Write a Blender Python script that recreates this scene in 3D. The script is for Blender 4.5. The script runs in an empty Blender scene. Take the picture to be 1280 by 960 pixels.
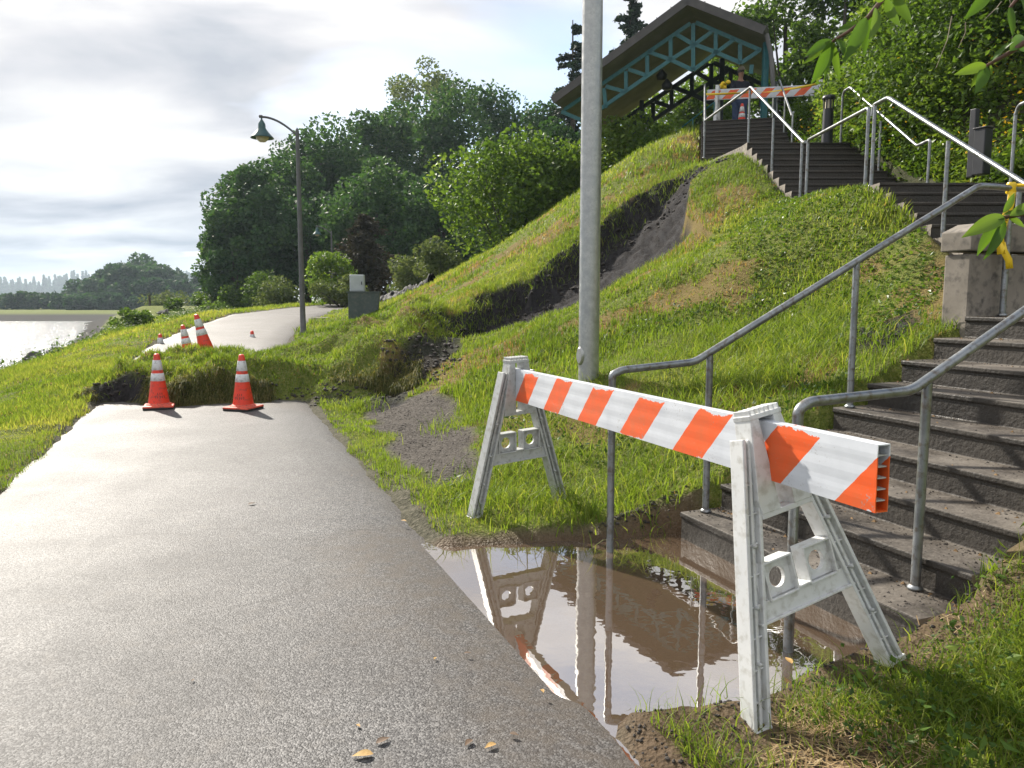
import bpy, math, random
import numpy as np
from mathutils import Vector, Matrix
random.seed(7); R = np.random.RandomState(11)
sc = bpy.context.scene; COL = sc.collection
rad = math.radians
# ------------------------------------------------------------ camera, world, sun, exposure
F = 960.0; PH = math.atan(108/960); H = 1.45
cd = bpy.data.cameras.new('camera'); cam = bpy.data.objects.new('camera', cd); COL.objects.link(cam)
cam.location = (0, 0, H); cam.rotation_euler = (rad(90)-PH, 0, 0)
cd.sensor_width = 36; cd.lens = 27.0; cd.clip_start = .05; cd.clip_end = 9000
sc.camera = cam
SAZ, SEL = -37.0, 35.0            # sun azimuth from +Y towards +X, elevation
sd = Vector((math.sin(rad(SAZ))*math.cos(rad(SEL)), math.cos(rad(SAZ))*math.cos(rad(SEL)), math.sin(rad(SEL))))
sl = bpy.data.lights.new('sun', 'SUN'); sl.energy = 5.0; sl.angle = rad(.9); sl.color = (1, .93, .82)
so = bpy.data.objects.new('sun', sl); COL.objects.link(so); so.rotation_euler = sd.to_track_quat('Z', 'Y').to_euler()
sc.view_settings.view_transform = 'Standard'; sc.view_settings.look = 'None'
sc.view_settings.exposure = .88; sc.view_settings.gamma = 1; sc.view_settings.use_curve_mapping = False
try: sc.cycles.volume_bounces = 0; sc.cycles.max_bounces = 8; sc.cycles.transparent_max_bounces = 8
except Exception: pass

def L(nt, a, b): nt.links.new(a, b)
def N(nt, t, **k):
    n = nt.nodes.new(t)
    for a, v in k.items():
        if a.startswith('i_'):
            s = a[2:]; s = int(s) if s.isdigit() else s.replace('_', ' ')
            n.inputs[s].default_value = v
        else: setattr(n, a, v)
    return n
def ramp(nt, fac, stops, interp='LINEAR'):
    r = N(nt, 'ShaderNodeValToRGB'); r.color_ramp.interpolation = interp
    e = r.color_ramp.elements
    while len(e) < len(stops): e.new(.5)
    for x, (p_, c) in zip(e, stops):
        x.position = p_; x.color = (c[0], c[1], c[2], 1) if hasattr(c, '__len__') else (c, c, c, 1)
    L(nt, fac, r.inputs[0]); return r.outputs[0]
def mix(nt, fac, a, b, bt='MIX'):
    m = N(nt, 'ShaderNodeMix', data_type='RGBA', blend_type=bt)
    for s, v in ((m.inputs[0], fac), (m.inputs[6], a), (m.inputs[7], b)):
        if hasattr(v, 'node'): L(nt, v, s)
        elif hasattr(v, '__len__'): s.default_value = (v[0], v[1], v[2], 1)
        else: s.default_value = v
    return m.outputs[2]
def mth(nt, op, a, b=0.0, c=None):
    m = N(nt, 'ShaderNodeMath', operation=op)
    for i, v in enumerate((a, b) if c is None else (a, b, c)):
        if hasattr(v, 'node'): L(nt, v, m.inputs[i])
        else: m.inputs[i].default_value = v
    return m.outputs[0]

w = bpy.data.worlds.new('World'); sc.world = w; w.use_nodes = True
nt = w.node_tree; nt.nodes.clear()
sky = N(nt, 'ShaderNodeTexSky', sky_type='NISHITA', sun_disc=False, sun_elevation=rad(SEL), sun_rotation=rad(SAZ))
b1 = N(nt, 'ShaderNodeBackground'); b1.inputs[1].default_value = .1; L(nt, sky.outputs[0], b1.inputs[0])
tc = N(nt, 'ShaderNodeTexCoord'); sp = N(nt, 'ShaderNodeSeparateXYZ'); L(nt, tc.outputs['Generated'], sp.inputs[0])
zz = mth(nt, 'ADD', mth(nt, 'MAXIMUM', sp.outputs[2], 0.0), .16)
cb = N(nt, 'ShaderNodeCombineXYZ'); L(nt, mth(nt, 'DIVIDE', sp.outputs[0], zz), cb.inputs[0]); L(nt, mth(nt, 'DIVIDE', sp.outputs[1], zz), cb.inputs[1])
mp = N(nt, 'ShaderNodeMapping'); mp.inputs['Scale'].default_value = (.7, 1.0, 1); mp.inputs['Location'].default_value = (3.1, 1.7, 0); L(nt, cb.outputs[0], mp.inputs[0])
n1 = N(nt, 'ShaderNodeTexNoise', i_Scale=1.7, i_Detail=9.0, i_Roughness=.48, i_Distortion=.35); L(nt, mp.outputs[0], n1.inputs['Vector'])
n2 = N(nt, 'ShaderNodeTexNoise', i_Scale=.8, i_Detail=5.0, i_Roughness=.5); L(nt, mp.outputs[0], n2.inputs['Vector'])
# cloud brightness: greyer towards the horizon away from the sun, patchy
cl = ramp(nt, n1.outputs[0], [(.34, (.34, .36, .40)), (.45, (.49, .49, .51)), (.54, (.63, .62, .61)), (.65, (.80, .78, .76))])
hz = ramp(nt, sp.outputs[2], [(.0, (.66, .72, .79)), (.10, (.72, .76, .82)), (.26, (.97, .97, .97)), (.40, (1.05, 1.05, 1.05))])
cl = mix(nt, 1.0, cl, hz, 'MULTIPLY')
cov = ramp(nt, mth(nt, 'ADD', n2.outputs[0], mth(nt, 'MULTIPLY', sp.outputs[0], -.13)), [(.33, 0), (.45, 1)])
b2 = N(nt, 'ShaderNodeBackground'); b2.inputs[1].default_value = .93; L(nt, cl, b2.inputs[0])
ms = N(nt, 'ShaderNodeMixShader'); L(nt, cov, ms.inputs[0]); L(nt, b1.outputs[0], ms.inputs[1]); L(nt, b2.outputs[0], ms.inputs[2])
ow = N(nt, 'ShaderNodeOutputWorld'); L(nt, ms.outputs[0], ow.inputs[0])

# ------------------------------------------------------------ helpers
def ray(u, v, Y):
    x = (u-640)/F; y = -(v-480)/F
    d = (x, math.cos(PH)+y*math.sin(PH), -math.sin(PH)+y*math.cos(PH)); t = Y/d[1]
    return Vector((d[0]*t, Y, H+d[2]*t))
def new_mat(name, rough=.8, color=(.5, .5, .5), metal=0.0, spec=.5):
    m = bpy.data.materials.new(name); m.use_nodes = True; nt = m.node_tree
    b = nt.nodes['Principled BSDF']; b.inputs['Roughness'].default_value = rough; b.inputs['Metallic'].default_value = metal
    b.inputs['Base Color'].default_value = (*color, 1); b.inputs['Specular IOR Level'].default_value = spec
    return m, nt, b
def coord(nt, kind='Object', scale=(1, 1, 1)):
    t = N(nt, 'ShaderNodeTexCoord'); mp = N(nt, 'ShaderNodeMapping'); mp.inputs['Scale'].default_value = scale
    L(nt, t.outputs[kind], mp.inputs[0]); return mp.outputs[0]
def noise(nt, vec, scale, detail=5.0, rough=.55):
    n = N(nt, 'ShaderNodeTexNoise', i_Scale=scale, i_Detail=detail, i_Roughness=rough); L(nt, vec, n.inputs['Vector']); return n.outputs[0]
def bump(nt, b, h, strength=.4, dist=.02):
    n = N(nt, 'ShaderNodeBump', i_Strength=strength, i_Distance=dist); L(nt, h, n.inputs['Height']); L(nt, n.outputs[0], b.inputs['Normal'])
def nmat(name, c1, c2, scale=6.0, rough=.7, metal=0.0, bmp=.2, bdist=.01, c3=None, s3=40.0, lo=.35, hi=.65, spec=.5, rv=0.0):
    m, nt, b = new_mat(name, rough, c1, metal, spec); v = coord(nt)
    n = noise(nt, v, scale, 7.0, .6); col = ramp(nt, n, [(lo, c1), (hi, c2)])
    n2_ = noise(nt, v, s3, 4.0)
    if c3 is not None: col = mix(nt, ramp(nt, n2_, [(.5, 0), (.68, 1)]), col, c3)
    L(nt, col, b.inputs['Base Color'])
    if rv: L(nt, ramp(nt, n, [(lo, max(0, rough-rv)), (hi, min(1, rough+rv))]), b.inputs['Roughness'])
    if bmp: bump(nt, b, n2_, bmp, bdist)
    return m
def tag(o, label=None, cat=None, group=None, kind=None):
    for k, v in (('label', label), ('category', cat), ('group', group), ('kind', kind)):
        if v: o[k] = v
    return o
def empty(name, loc=(0, 0, 0), rz=0, label=None, cat=None, group=None):
    o = bpy.data.objects.new(name, None); COL.objects.link(o); o.location = loc; o.rotation_euler = (0, 0, rz)
    o.empty_display_size = .1
    return tag(o, label, cat, group)
def copy_tree(o, parent=None):
    c = o.copy(); COL.objects.link(c)
    if parent: c.parent = parent
    for ch in list(o.children): copy_tree(ch, c)
    return c
class MB:
    def __init__(s): s.v = []; s.f = []; s.sm = []
    def add(s, vs, fs, smooth=False, M=None):
        n = len(s.v); s.v += [tuple(M @ Vector(q)) if M else tuple(q) for q in vs]
        s.f += [tuple(i+n for i in f) for f in fs]; s.sm += [smooth]*len(fs); return s
    def box(s, c, d, M=None, taper=None):
        x, y, z = [q/2 for q in d]; tx = taper or (1, 1)
        vs = [(c[0]+i*x*(tx[0] if k > 0 else 1), c[1]+j*y*(tx[1] if k > 0 else 1), c[2]+k*z) for k in (-1, 1) for j in (-1, 1) for i in (-1, 1)]
        return s.add(vs, [(0, 2, 3, 1), (4, 5, 7, 6), (0, 1, 5, 4), (2, 6, 7, 3), (0, 4, 6, 2), (1, 3, 7, 5)], False, M)
    def tube(s, pts, r, n=10, cap=True):
        pts = [Vector(q) for q in pts]; rs = r if hasattr(r, '__len__') else [r]*len(pts)
        vs = []; fs = []; up = None
        for i, q in enumerate(pts):
            t = (pts[min(i+1, len(pts)-1)]-pts[max(i-1, 0)]).normalized()
            if up is None: up = Vector((0, 0, 1)) if abs(t.z) < .9 else Vector((1, 0, 0))
            a = t.cross(up).normalized(); up = a.cross(t).normalized()
            k = 1.0
            if 0 < i < len(pts)-1:
                c_ = (pts[i]-pts[i-1]).normalized().dot((pts[i+1]-pts[i]).normalized()); k = 1/max(.5, math.sqrt((1+c_)/2))
            for j in range(n):
                an = 2*math.pi*j/n; vs.append(q+(a*math.cos(an)+up*math.sin(an))*rs[i]*(k if k < 1.3 else 1.3))
        for i in range(len(pts)-1):
            for j in range(n):
                fs.append((i*n+j, i*n+(j+1) % n, (i+1)*n+(j+1) % n, (i+1)*n+j))
        s.add(vs, fs, True)
        if cap:
            m = len(pts)-1; s.add(vs[:n], [tuple(range(n-1, -1, -1))]); s.add(vs[m*n:], [tuple(range(n))])
        return s
    def lathe(s, prof, n=24, M=None, smooth=True):
        vs = [(r*math.cos(2*math.pi*j/n), r*math.sin(2*math.pi*j/n), z) for r, z in prof for j in range(n)]
        fs = [(i*n+j, i*n+(j+1) % n, (i+1)*n+(j+1) % n, (i+1)*n+j) for i in range(len(prof)-1) for j in range(n)]
        s.add(vs, fs, smooth, M)
        for e, fl in ((0, True), (len(prof)-1, False)):
            if prof[e][0] > 1e-4:
                c = list(range(n)); s.add(vs[e*n:(e+1)*n], [tuple(c[::-1] if fl else c)], False, M)
        return s
    def prism(s, poly, h, M=None):     # poly in xz plane, extruded along y by +-h/2
        n = len(poly); vs = [(x, -h/2, z) for x, z in poly]+[(x, h/2, z) for x, z in poly]
        fs = [tuple(range(n)), tuple(range(2*n-1, n-1, -1))]+[(i, i+n, (i+1) % n+n, (i+1) % n) for i in range(n)]
        return s.add(vs, fs, False, M)
    def build(s, name, mat, parent=None, bevel=0, seg=2):
        me = bpy.data.meshes.new(name); me.from_pydata(s.v, [], s.f); me.polygons.foreach_set('use_smooth', s.sm)
        me.materials.append(mat); me.update(); o = bpy.data.objects.new(name, me); COL.objects.link(o)
        if parent: o.parent = parent
        if bevel:
            b = o.modifiers.new('bevel', 'BEVEL'); b.width = bevel; b.segments = seg; b.limit_method = 'ANGLE'; b.angle_limit = rad(35)
        return o
def fast_mesh(name, verts, faces, mat, parent=None, attrs=None, smooth=False):
    """verts (N,3), faces (M,k) arrays"""
    me = bpy.data.meshes.new(name); nv = len(verts); M_, k = faces.shape
    me.vertices.add(nv); me.vertices.foreach_set('co', np.ascontiguousarray(verts, dtype=np.float32).ravel())
    me.loops.add(M_*k); me.loops.foreach_set('vertex_index', np.ascontiguousarray(faces, dtype=np.int32).ravel())
    me.polygons.add(M_); me.polygons.foreach_set('loop_start', np.arange(0, M_*k, k, dtype=np.int32))
    me.polygons.foreach_set('loop_total', np.full(M_, k, dtype=np.int32))
    me.polygons.foreach_set('use_smooth', np.full(M_, smooth, dtype=bool))
    me.update(calc_edges=True)
    for an, (dom, dat) in (attrs or {}).items():
        a = me.attributes.new(an, 'FLOAT', dom); a.data.foreach_set('value', np.ascontiguousarray(dat, dtype=np.float32))
    if not isinstance(mat, (list, tuple)): mat = [mat]
    for m in mat: me.materials.append(m)
    o = bpy.data.objects.new(name, me); COL.objects.link(o)
    if parent: o.parent = parent
    return o
# ---- numpy value noise
_T = R.rand(256, 256)
def vnoise(x, y):
    x = np.asarray(x, float); y = np.asarray(y, float)
    xi = np.floor(x).astype(int); yi = np.floor(y).astype(int); fx = x-xi; fy = y-yi
    fx = fx*fx*(3-2*fx); fy = fy*fy*(3-2*fy)
    a = _T[xi % 256, yi % 256]; b = _T[(xi+1) % 256, yi % 256]; c = _T[xi % 256, (yi+1) % 256]; d = _T[(xi+1) % 256, (yi+1) % 256]
    return (a*(1-fx)+b*fx)*(1-fy)+(c*(1-fx)+d*fx)*fy-.5
def fbm(x, y, o=4, s=1.0):
    r = 0; a = 1.0
    for i in range(o): r = r+a*vnoise(x*s+17.3*i, y*s+9.1*i); s *= 2.03; a *= .5
    return r
def sstep(a, b, x):
    t = np.clip((x-a)/(b-a), 0, 1); return t*t*(3-2*t)
def poly_sd(px, py, poly):
    """signed distance to polygon, negative inside"""
    px = np.asarray(px, float); py = np.asarray(py, float); d = np.full(px.shape, 1e9); ins = np.zeros(px.shape, bool)
    n = len(poly)
    for i in range(n):
        ax, ay = poly[i]; bx, by = poly[(i+1) % n]; ex, ey = bx-ax, by-ay
        t = np.clip(((px-ax)*ex+(py-ay)*ey)/(ex*ex+ey*ey), 0, 1)
        d = np.minimum(d, np.hypot(px-ax-t*ex, py-ay-t*ey))
        c = ((ay > py) != (by > py)) & (px < (bx-ax)*(py-ay)/((by-ay) if by != ay else 1e-9)+ax); ins ^= c
    return np.where(ins, -d, d)
def line_sd(px, py, pts):
    """signed distance to open polyline: positive = to the right of travel; also arc fraction"""
    px = np.asarray(px, float); py = np.asarray(py, float); best = np.full(px.shape, 1e9); sg = np.ones(px.shape); ar = np.zeros(px.shape)
    n = len(pts)
    for i in range(n-1):
        ax, ay = pts[i]; bx, by = pts[i+1]; ex, ey = bx-ax, by-ay
        t = np.clip(((px-ax)*ex+(py-ay)*ey)/(ex*ex+ey*ey), 0, 1); d = np.hypot(px-ax-t*ex, py-ay-t*ey)
        c = (px-ax)*ey-(py-ay)*ex; m = d < best
        best = np.where(m, d, best); sg = np.where(m, np.sign(c), sg); ar = np.where(m, (i+t)/(n-1), ar)
    return best*sg, ar

# ------------------------------------------------------------ stairs geometry constants
S0 = (1.04, 4.587); SA = rad(21.69); D = (math.cos(SA), math.sin(SA)); T = (math.sin(SA), -math.cos(SA)); RH = .1463; TR = .2922
def SP(a, b): return (S0[0]+D[0]*a+T[0]*b, S0[1]+D[1]*a+T[1]*b)
Z1 = 9*RH; Z2 = Z1+1.447; Z3 = Z2+1.463; Z4 = Z3+1.463
F4A = rad(76.8); D4 = (math.cos(F4A), math.sin(F4A)); T4 = (math.sin(F4A), -math.cos(F4A)); O4 = (3.98, 16.6)
def S4(a, b): return (O4[0]+D4[0]*a+T4[0]*b, O4[1]+D4[1]*a+T4[1]*b)
FP1 = [SP(-.02, -.02), SP(2.3, -.02), SP(2.3, 1.72), SP(-.02, 1.72)]
LAND1 = [SP(2.2, 0), SP(3.1, -.0), (4.2, 6.45), (6.1, 6.45), (7.4, 6.0), SP(4.6, 1.7), SP(2.2, 1.7)]
FP2 = [(4.23, 6.4), (4.23, 9.2), (6.05, 9.2), (6.05, 6.4)]
LAND2 = [(4.23, 9.0), (4.23, 11.7), (6.1, 11.7), (6.1, 9.0)]
FP3 = [(4.24, 11.6), (4.24, 14.3), (6.1, 14.3), (6.1, 11.6)]
LAND3 = [(4.24, 14.2), S4(0, 0), S4(0, 1.85), (6.1, 14.2)]
FP4 = [S4(0, 0), S4(2.7, 0), S4(2.7, 1.85), S4(0, 1.85)]
LAND4 = [S4(2.6, 0), S4(6.5, 0), S4(6.5, 1.95), S4(2.6, 1.95)]
STAIRP = [FP1, LAND1, FP2, LAND2, FP3, LAND3, FP4, LAND4]
def stair_z(x, y):
    """lowest allowed surface height beneath the stairs, +inf outside"""
    x = np.asarray(x, float); y = np.asarray(y, float)
    z = np.full(x.shape, 99.0)
    a = (x-S0[0])*D[0]+(y-S0[1])*D[1]; a4 = (x-O4[0])*D4[0]+(y-O4[1])*D4[1]
    for P_, zz in ((FP1, RH+a/TR*RH-.30), (LAND1, Z1-.2+0*x), (FP2, Z1+(y-6.42)/TR*.1447-.25), (LAND2, Z2-.2+0*x),
                   (FP3, Z2+(y-11.6)/TR*RH-.25), (LAND3, Z3-.2+0*x), (FP4, Z3+a4/TR*RH-.25), (LAND4, Z4-.2+0*x)):
        z = np.where(poly_sd(x, y, P_) < .05, np.minimum(z, zz), z)
    return z
# ------------------------------------------------------------ terrain
def cpath(Y): return np.interp(Y, [-60, -3, 2.3, 5.6, 10, 13, 16, 20, 24, 30, 35, 45, 60, 90], [22, .9, -1.02, -2.35, -4.05, -5.15, -6.15, -6.95, -7.3, -7.2, -6.8, -4.5, 1.5, 16])
def zpath(Y): return np.interp(Y, [-60, 10, 12, 16, 24, 35, 45, 60, 90], [0, 0, .12, .42, .92, 1.15, 1.2, 1.2, 1.2])
def zland(Y): return np.interp(Y, [-60, 10, 16, 24, 35, 60, 100, 142, 400, 4000], [0, 0, .42, .92, 1.1, .8, -.3, -1.0, -1.3, -1.3])
HWID = 1.42
PUD = [(-.70, 4.32), (-.1, 4.46), (.5, 4.50), (.95, 4.72), (1.12, 4.64), (1.76, 3.02), (1.45, 2.98), (1.12, 2.86), (.85, 2.70), (.42, 2.56), (.28, 2.38), (-.1, 3.0), (-.5, 3.8)]
SCARP = [(-1.45, 12.6), (-.95, 13.3), (-.45, 14.0), (.35, 14.15), (.95, 14.6), (1.5, 14.7), (2.05, 15.2), (2.9, 15.2), (3.5, 15.2), (4.08, 14.85)]
CT = [(-2.9, 12, .3), (-1.5, 8.5, .0), (-1.2, 7.0, .0), (-.6, 5.4, .03), (.1, 5.5, .06), (-.2, 4.7, .02), (.6, 4.75, .03),
      (-.7, 8.6, .03), (-.1, 7.3, .10), (.45, 6.3, .2), (.9, 5.4, .16), (-1.4, 10.8, .2), (-1.9, 9.6, .0),
      (.72, 7.3, .64), (.62, 10, 1.02), (-.2, 9.5, .55), (-.9, 10.3, .32), (-.6, 11.6, .68),
      (1.35, 4.75, .3), (1.6, 4.9, .42), (1.88, 5.02, .58), (2.14, 5.12, .74), (2.4, 5.24, .88), (2.7, 5.4, 1.02), (2.95, 5.6, 1.14), (3.15, 6.0, 1.28), (1.6, 5.7, .6), (2.3, 6.2, .92),
      (3.0, 8.0, 1.35), (2.0, 7.6, 1.0), (4.05, 6.6, 1.45), (4.1, 7.7, 2.0), (4.1, 9.05, 2.68), (4.1, 10.5, 2.82), (4.1, 11.8, 2.95), (4.05, 13, 3.5), (4.05, 14.2, 4.05),
      (2.98, 11, 2.27), (1.83, 11, 1.78), (.6, 12, 1.30), (1.6, 13.2, 2.0), (2.9, 13.6, 2.92), (-.4, 12.9, 1.0),
      (-1.35, 13, 1.05), (-.6, 14, 1.45), (.9, 14.5, 2.2), (2.03, 15, 3.05), (3.3, 15.3, 3.85), (3.75, 16.6, 4.15), (4.1, 18.3, 5.1), (4.5, 19.6, 5.6),
      (1.9, 18, 3.9), (3.0, 17.3, 4.42), (0, 21, 3.02), (-2, 24, 2.12), (-4.3, 27, 1.28), (-2.6, 19, 1.35), (-4.4, 20.5, .78), (-4.9, 17.8, .66), (-3.3, 15.0, .60), (-2.3, 14.0, .8), (-1.6, 16.5, 1.3),
      (-5.6, 31, 1.2), (-3.2, 34, 1.6), (0, 34, 3.2), (5, 34, 5.8), (2.5, 24, 4.3), (5, 24, 5.6), (7.5, 24, 6.6), (7, 21, 5.7), (10, 34, 7.5),
      (6.4, 19.2, 5.6), (6.4, 17, 4.6), (6.35, 14.2, 4.2), (6.3, 12.5, 3.5), (6.3, 10.5, 2.8), (6.3, 9, 2.75), (6.3, 8, 2.2),
      (7.4, 17, 6.4), (7.3, 14, 5.6), (7.3, 12, 4.6), (7.4, 10.2, 3.9), (7.6, 8.5, 3.3), (8.4, 12, 6.0), (8.6, 9.5, 4.7), (9, 15, 7.6), (9.6, 11, 6.4), (11, 12, 8), (12, 18, 9), (9, 7, 3.4), (13, 7, 6),
      (1.95, 2.9, .32), (2.25, 3.0, .50), (2.6, 3.2, .72), (1.74, 2.75, .12), (1.6, 2.4, .12), (1.3, 2.2, .05), (1.2, 2.6, .03), (.7, 2.0, .02), (2.3, 2.2, .42), (3.2, 3.0, 1.0), (4.2, 3.8, 1.5), (5, 4.6, 1.6), (6.5, 5, 2), (3, 1, .6), (5, 0, 1.2), (1, .5, .0), (2, -3, .1), (8, -3, 1.5)]
for yy in (-3, 0, 2.3, 5, 8, 10, 14, 18, 22, 27, 32): CT.append((float(cpath(yy))+1.7, yy, float(zpath(yy))+.0))
for yy in (13, 17, 21, 26): CT.append((float(cpath(yy))+.5, yy, float(zpath(yy))))
CT = np.array(CT)
def _tps(r2): return .5*r2*np.log(np.maximum(r2, 1e-12))
def _solve():
    n = len(CT); d2 = (CT[:, None, 0]-CT[None, :, 0])**2+(CT[:, None, 1]-CT[None, :, 1])**2
    A = np.zeros((n+3, n+3)); A[:n, :n] = _tps(d2)+np.eye(n)*.25; Pm = np.c_[np.ones(n), CT[:, :2]]
    A[:n, n:] = Pm; A[n:, :n] = Pm.T; return np.linalg.solve(A, np.r_[CT[:, 2], np.zeros(3)])
CW = _solve()
def rbf(x, y):
    r = CW[-3]+CW[-2]*x+CW[-1]*y
    for (cx, cy, _), w_ in zip(CT, CW[:-3]): r = r+w_*_tps((x-cx)**2+(y-cy)**2)
    return r
def masks(x, y):
    """soil, dry, gravel masks and the scarp displacement"""
    s, ar = line_sd(x, y, SCARP)
    s = s+fbm(x, y, 4, 2.6)*.42
    env = sstep(0, .06, ar)*(1-sstep(.75, 1, ar))*(1-sstep(2.3, 4.0, x)*.8); wid = np.interp(ar, [0, .25, .5, .75, .9, 1], [1.3, 2.3, 2.7, 2.2, 1.3, .4])
    on = (s > -.14) & (s < 6)
    prof = np.where(s < 0, 0, sstep(-.05, .42, s)*(1-sstep(.5, 5.0, s)))
    drop = np.where(on, prof*env, 0)*np.interp(ar, [0, .2, .6, 1], [.34, .42, .50, .45])
    soil = np.where(on, sstep(-.13, -.06, s)*(1-sstep(wid*.80, wid*.92, s+fbm(x, y, 3, 2.0)*.5)), 0)*sstep(0, .02, ar)*(1-sstep(.97, 1, ar))
    # mud chute from the scarp's lower end to the path edge
    s2, a2 = line_sd(x, y, [(-.75, 12.9), (-1.15, 11.6), (-1.55, 10.6), (-1.6, 9.9)])
    chute = 1-sstep(.14, .34, np.abs(s2)+fbm(x+3, y, 3, 2.0)*.3)
    gr = poly_sd(x, y, [(-1.9, 10.1), (-.9, 10.0), (-.62, 8.8), (-.35, 7.3), (-.2, 6.1), (-.62, 5.7), (-1.05, 7.0), (-1.4, 8.2)])+fbm(x, y, 3, 2.5)*.25
    grav = 1-sstep(-.05, .12, gr)
    pd = poly_sd(x, y, PUD)
    mud = 1-sstep(.0, .16, pd+fbm(x+5, y, 3, 3)*.12)
    rb = poly_sd(x, y, [(.2, 2.0), (.5, 2.55), (1.1, 2.85), (1.75, 3.1), (2.1, 2.9), (1.35, 2.4), (.95, 1.9)])+fbm(x, y, 3, 4)*.25
    mud = np.maximum(mud, .9*(1-sstep(-.05, .1, rb)))
    sm = poly_sd(x, y, [(2.55, 5.9), (2.9, 6.4), (3.2, 6.2), (2.95, 5.6)])+fbm(x, y, 3, 3)*.3
    mud = np.maximum(mud, .8*sstep(.10, .22, fbm(x+4, y, 3, 1.6))*((x > 1.35) & (y < 3.4) & (y > 1.6)))
    soil = np.maximum(soil, np.maximum(chute*.9, 1-sstep(-.05, .12, sm)))
    return soil, np.maximum(grav, mud*.6), mud, drop
def mound(x, y):
    yf = 10.32+.10*(x+4)+fbm(x, y*0+3, 3, 1.3)*.45
    e = sstep(-6.05, -5.55, x)*(1-sstep(-1.9, -.9, x))
    d = y-yf
    m = (sstep(0, .30+.25*(x > -4.4), d)*.27+sstep(.1, .9, d)*.16)*(1-sstep(2.2, 4.4, d))
    lump = fbm(x, y, 4, 1.9)*.36*sstep(0, .4, d)*(1-sstep(3, 4.5, d))
    # left verge heap
    return np.maximum(0, m+lump*.9)*e, e*sstep(-.05, .02, d)*(1-sstep(np.where(x < -4.3, .20, .05), np.where(x < -4.3, .30, .14), d+fbm(x+8, y, 3, 2.2)*.22))
def ZF(x, y, detail=True):
    x = np.asarray(x, float); y = np.asarray(y, float)
    c = cpath(y); l = (x-c)*.95; zp = zpath(y)
    # left side
    xc = np.where(y < 35, c-np.interp(y, [0, 18, 24, 35], [4.8, 4.6, 5.4, 9.0]), np.interp(y, [35, 142, 5000], [-15.8, -72, -72]))
    far = sstep(142, 156, y+fbm(x, y, 2, .03)*8)
    zl = zp+(zland(y)-zp)*sstep(1.4, 6, -l)-np.interp(y, [0, 12, 18, 35, 50], [.25, .55, .62, .5, 0])*sstep(1.8, 4.8, -l)
    zb = zl-.62*np.maximum(0, xc-x+fbm(x, y, 3, .5)*.5)
    zleft = np.maximum(zb, np.minimum(zl, -3.7))
    zleft = zleft*(1-far)+np.maximum(zleft, -1.25+.2*fbm(x, y, 2, .05))*far
    # right side
    inside = sstep(1.45, 2.3, l)
    dom = (1-sstep(34, 46, y))*(1-sstep(13, 22, x))*sstep(-6, -3, y)
    gen = zp+np.clip((l-2)*.33, 0, 9)+1.2*fbm(x, y, 2, .06)*sstep(4, 20, l)
    gen = gen*(1-sstep(120, 300, y))+(-1.2+sstep(-40, 60, x)*14)*sstep(120, 300, y)
    zr = rbf(x, y)*dom+gen*(1-dom) if np.any(dom > 0) else gen
    z = np.where(l > 0, zp*(1-inside)+zr*inside, zleft)
    soil, grav, mud, drop = masks(x, y)
    mo, ms_ = mound(x, y)
    z = z-drop+mo
    # verges slightly above the asphalt, asphalt bed lowered
    onp = 1-sstep(HWID-.12, HWID+.06, np.abs(l)+fbm(x, y, 2, 3)*.10)
    z = z+.035*(1-onp)*(np.abs(l) < 8)-.03*onp*(mo < .02)
    pd = poly_sd(x, y, PUD)+fbm(x+5, y, 2, 3)*.10
    kp_ = 1-sstep(-.10, .10, pd); z = z*(1-kp_)-.085*kp_*(1+.3*fbm(x, y, 3, 2))
    nearw = (1-sstep(25, 45, np.hypot(x, y)))
    if detail:
        z = z+nearw*(fbm(x, y, 4, 1.1)*.075+fbm(x, y, 3, 4)*.04)*(1-onp)*(1-.8*(pd < .1))
        z = z+nearw*(soil*(fbm(x, y, 3, 8)*.05+fbm(x*1.0+y*.5, y*.22-x*.2, 3, 5)*.055+fbm(x, y, 3, 4)*.06))
    z = np.minimum(z, stair_z(x, y)); return z
def Z1v(x, y): return float(ZF(np.array([x]), np.array([y]))[0])

def axis(lo, hi, step, out_lo, out_hi, g=1.12):
    a = list(np.arange(lo, hi, step)); s = step; x = a[-1]
    while x < out_hi: s *= g; x += s; a.append(x)
    s = step; x = lo; b = []
    while x > out_lo: s *= g; x -= s; b.append(x)
    return np.array(b[::-1]+a)
ax = axis(-7.2, 7.6, .07, -3500, 3500, 1.09); ay = axis(1.6, 19.5, .07, -1500, 4500, 1.045)
GX, GY = np.meshgrid(ax, ay); gx = GX.ravel(); gy = GY.ravel()
gz = ZF(gx, gy)
soilm, gravm, mudm, _ = masks(gx, gy); moh, mof = mound(gx, gy)
soilm = np.maximum(soilm, mof*(moh > .01)); soilm = np.maximum(soilm, .75*((gx > 6.0) & (gx < 14) & (gy > 6) & (gy < 22)))
_l = np.abs((gx-cpath(gy))*.95); gravm = np.maximum(gravm, .85*(1-sstep(.02, .16, _l-HWID+fbm(gx, gy, 3, 2)*.12))*(moh < .02))
drym = np.clip((fbm(gx, gy, 4, 1.2)+.3*fbm(gx, gy, 2, 5.))*2.2+.30, 0, 1)*((gx-cpath(gy)) > 2.5)*(gx < 6)
ny, nx = GX.shape
ii = (np.arange(ny-1)[:, None]*nx+np.arange(nx-1)[None, :]).ravel()
faces = np.c_[ii, ii+1, ii+nx+1, ii+nx]

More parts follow.
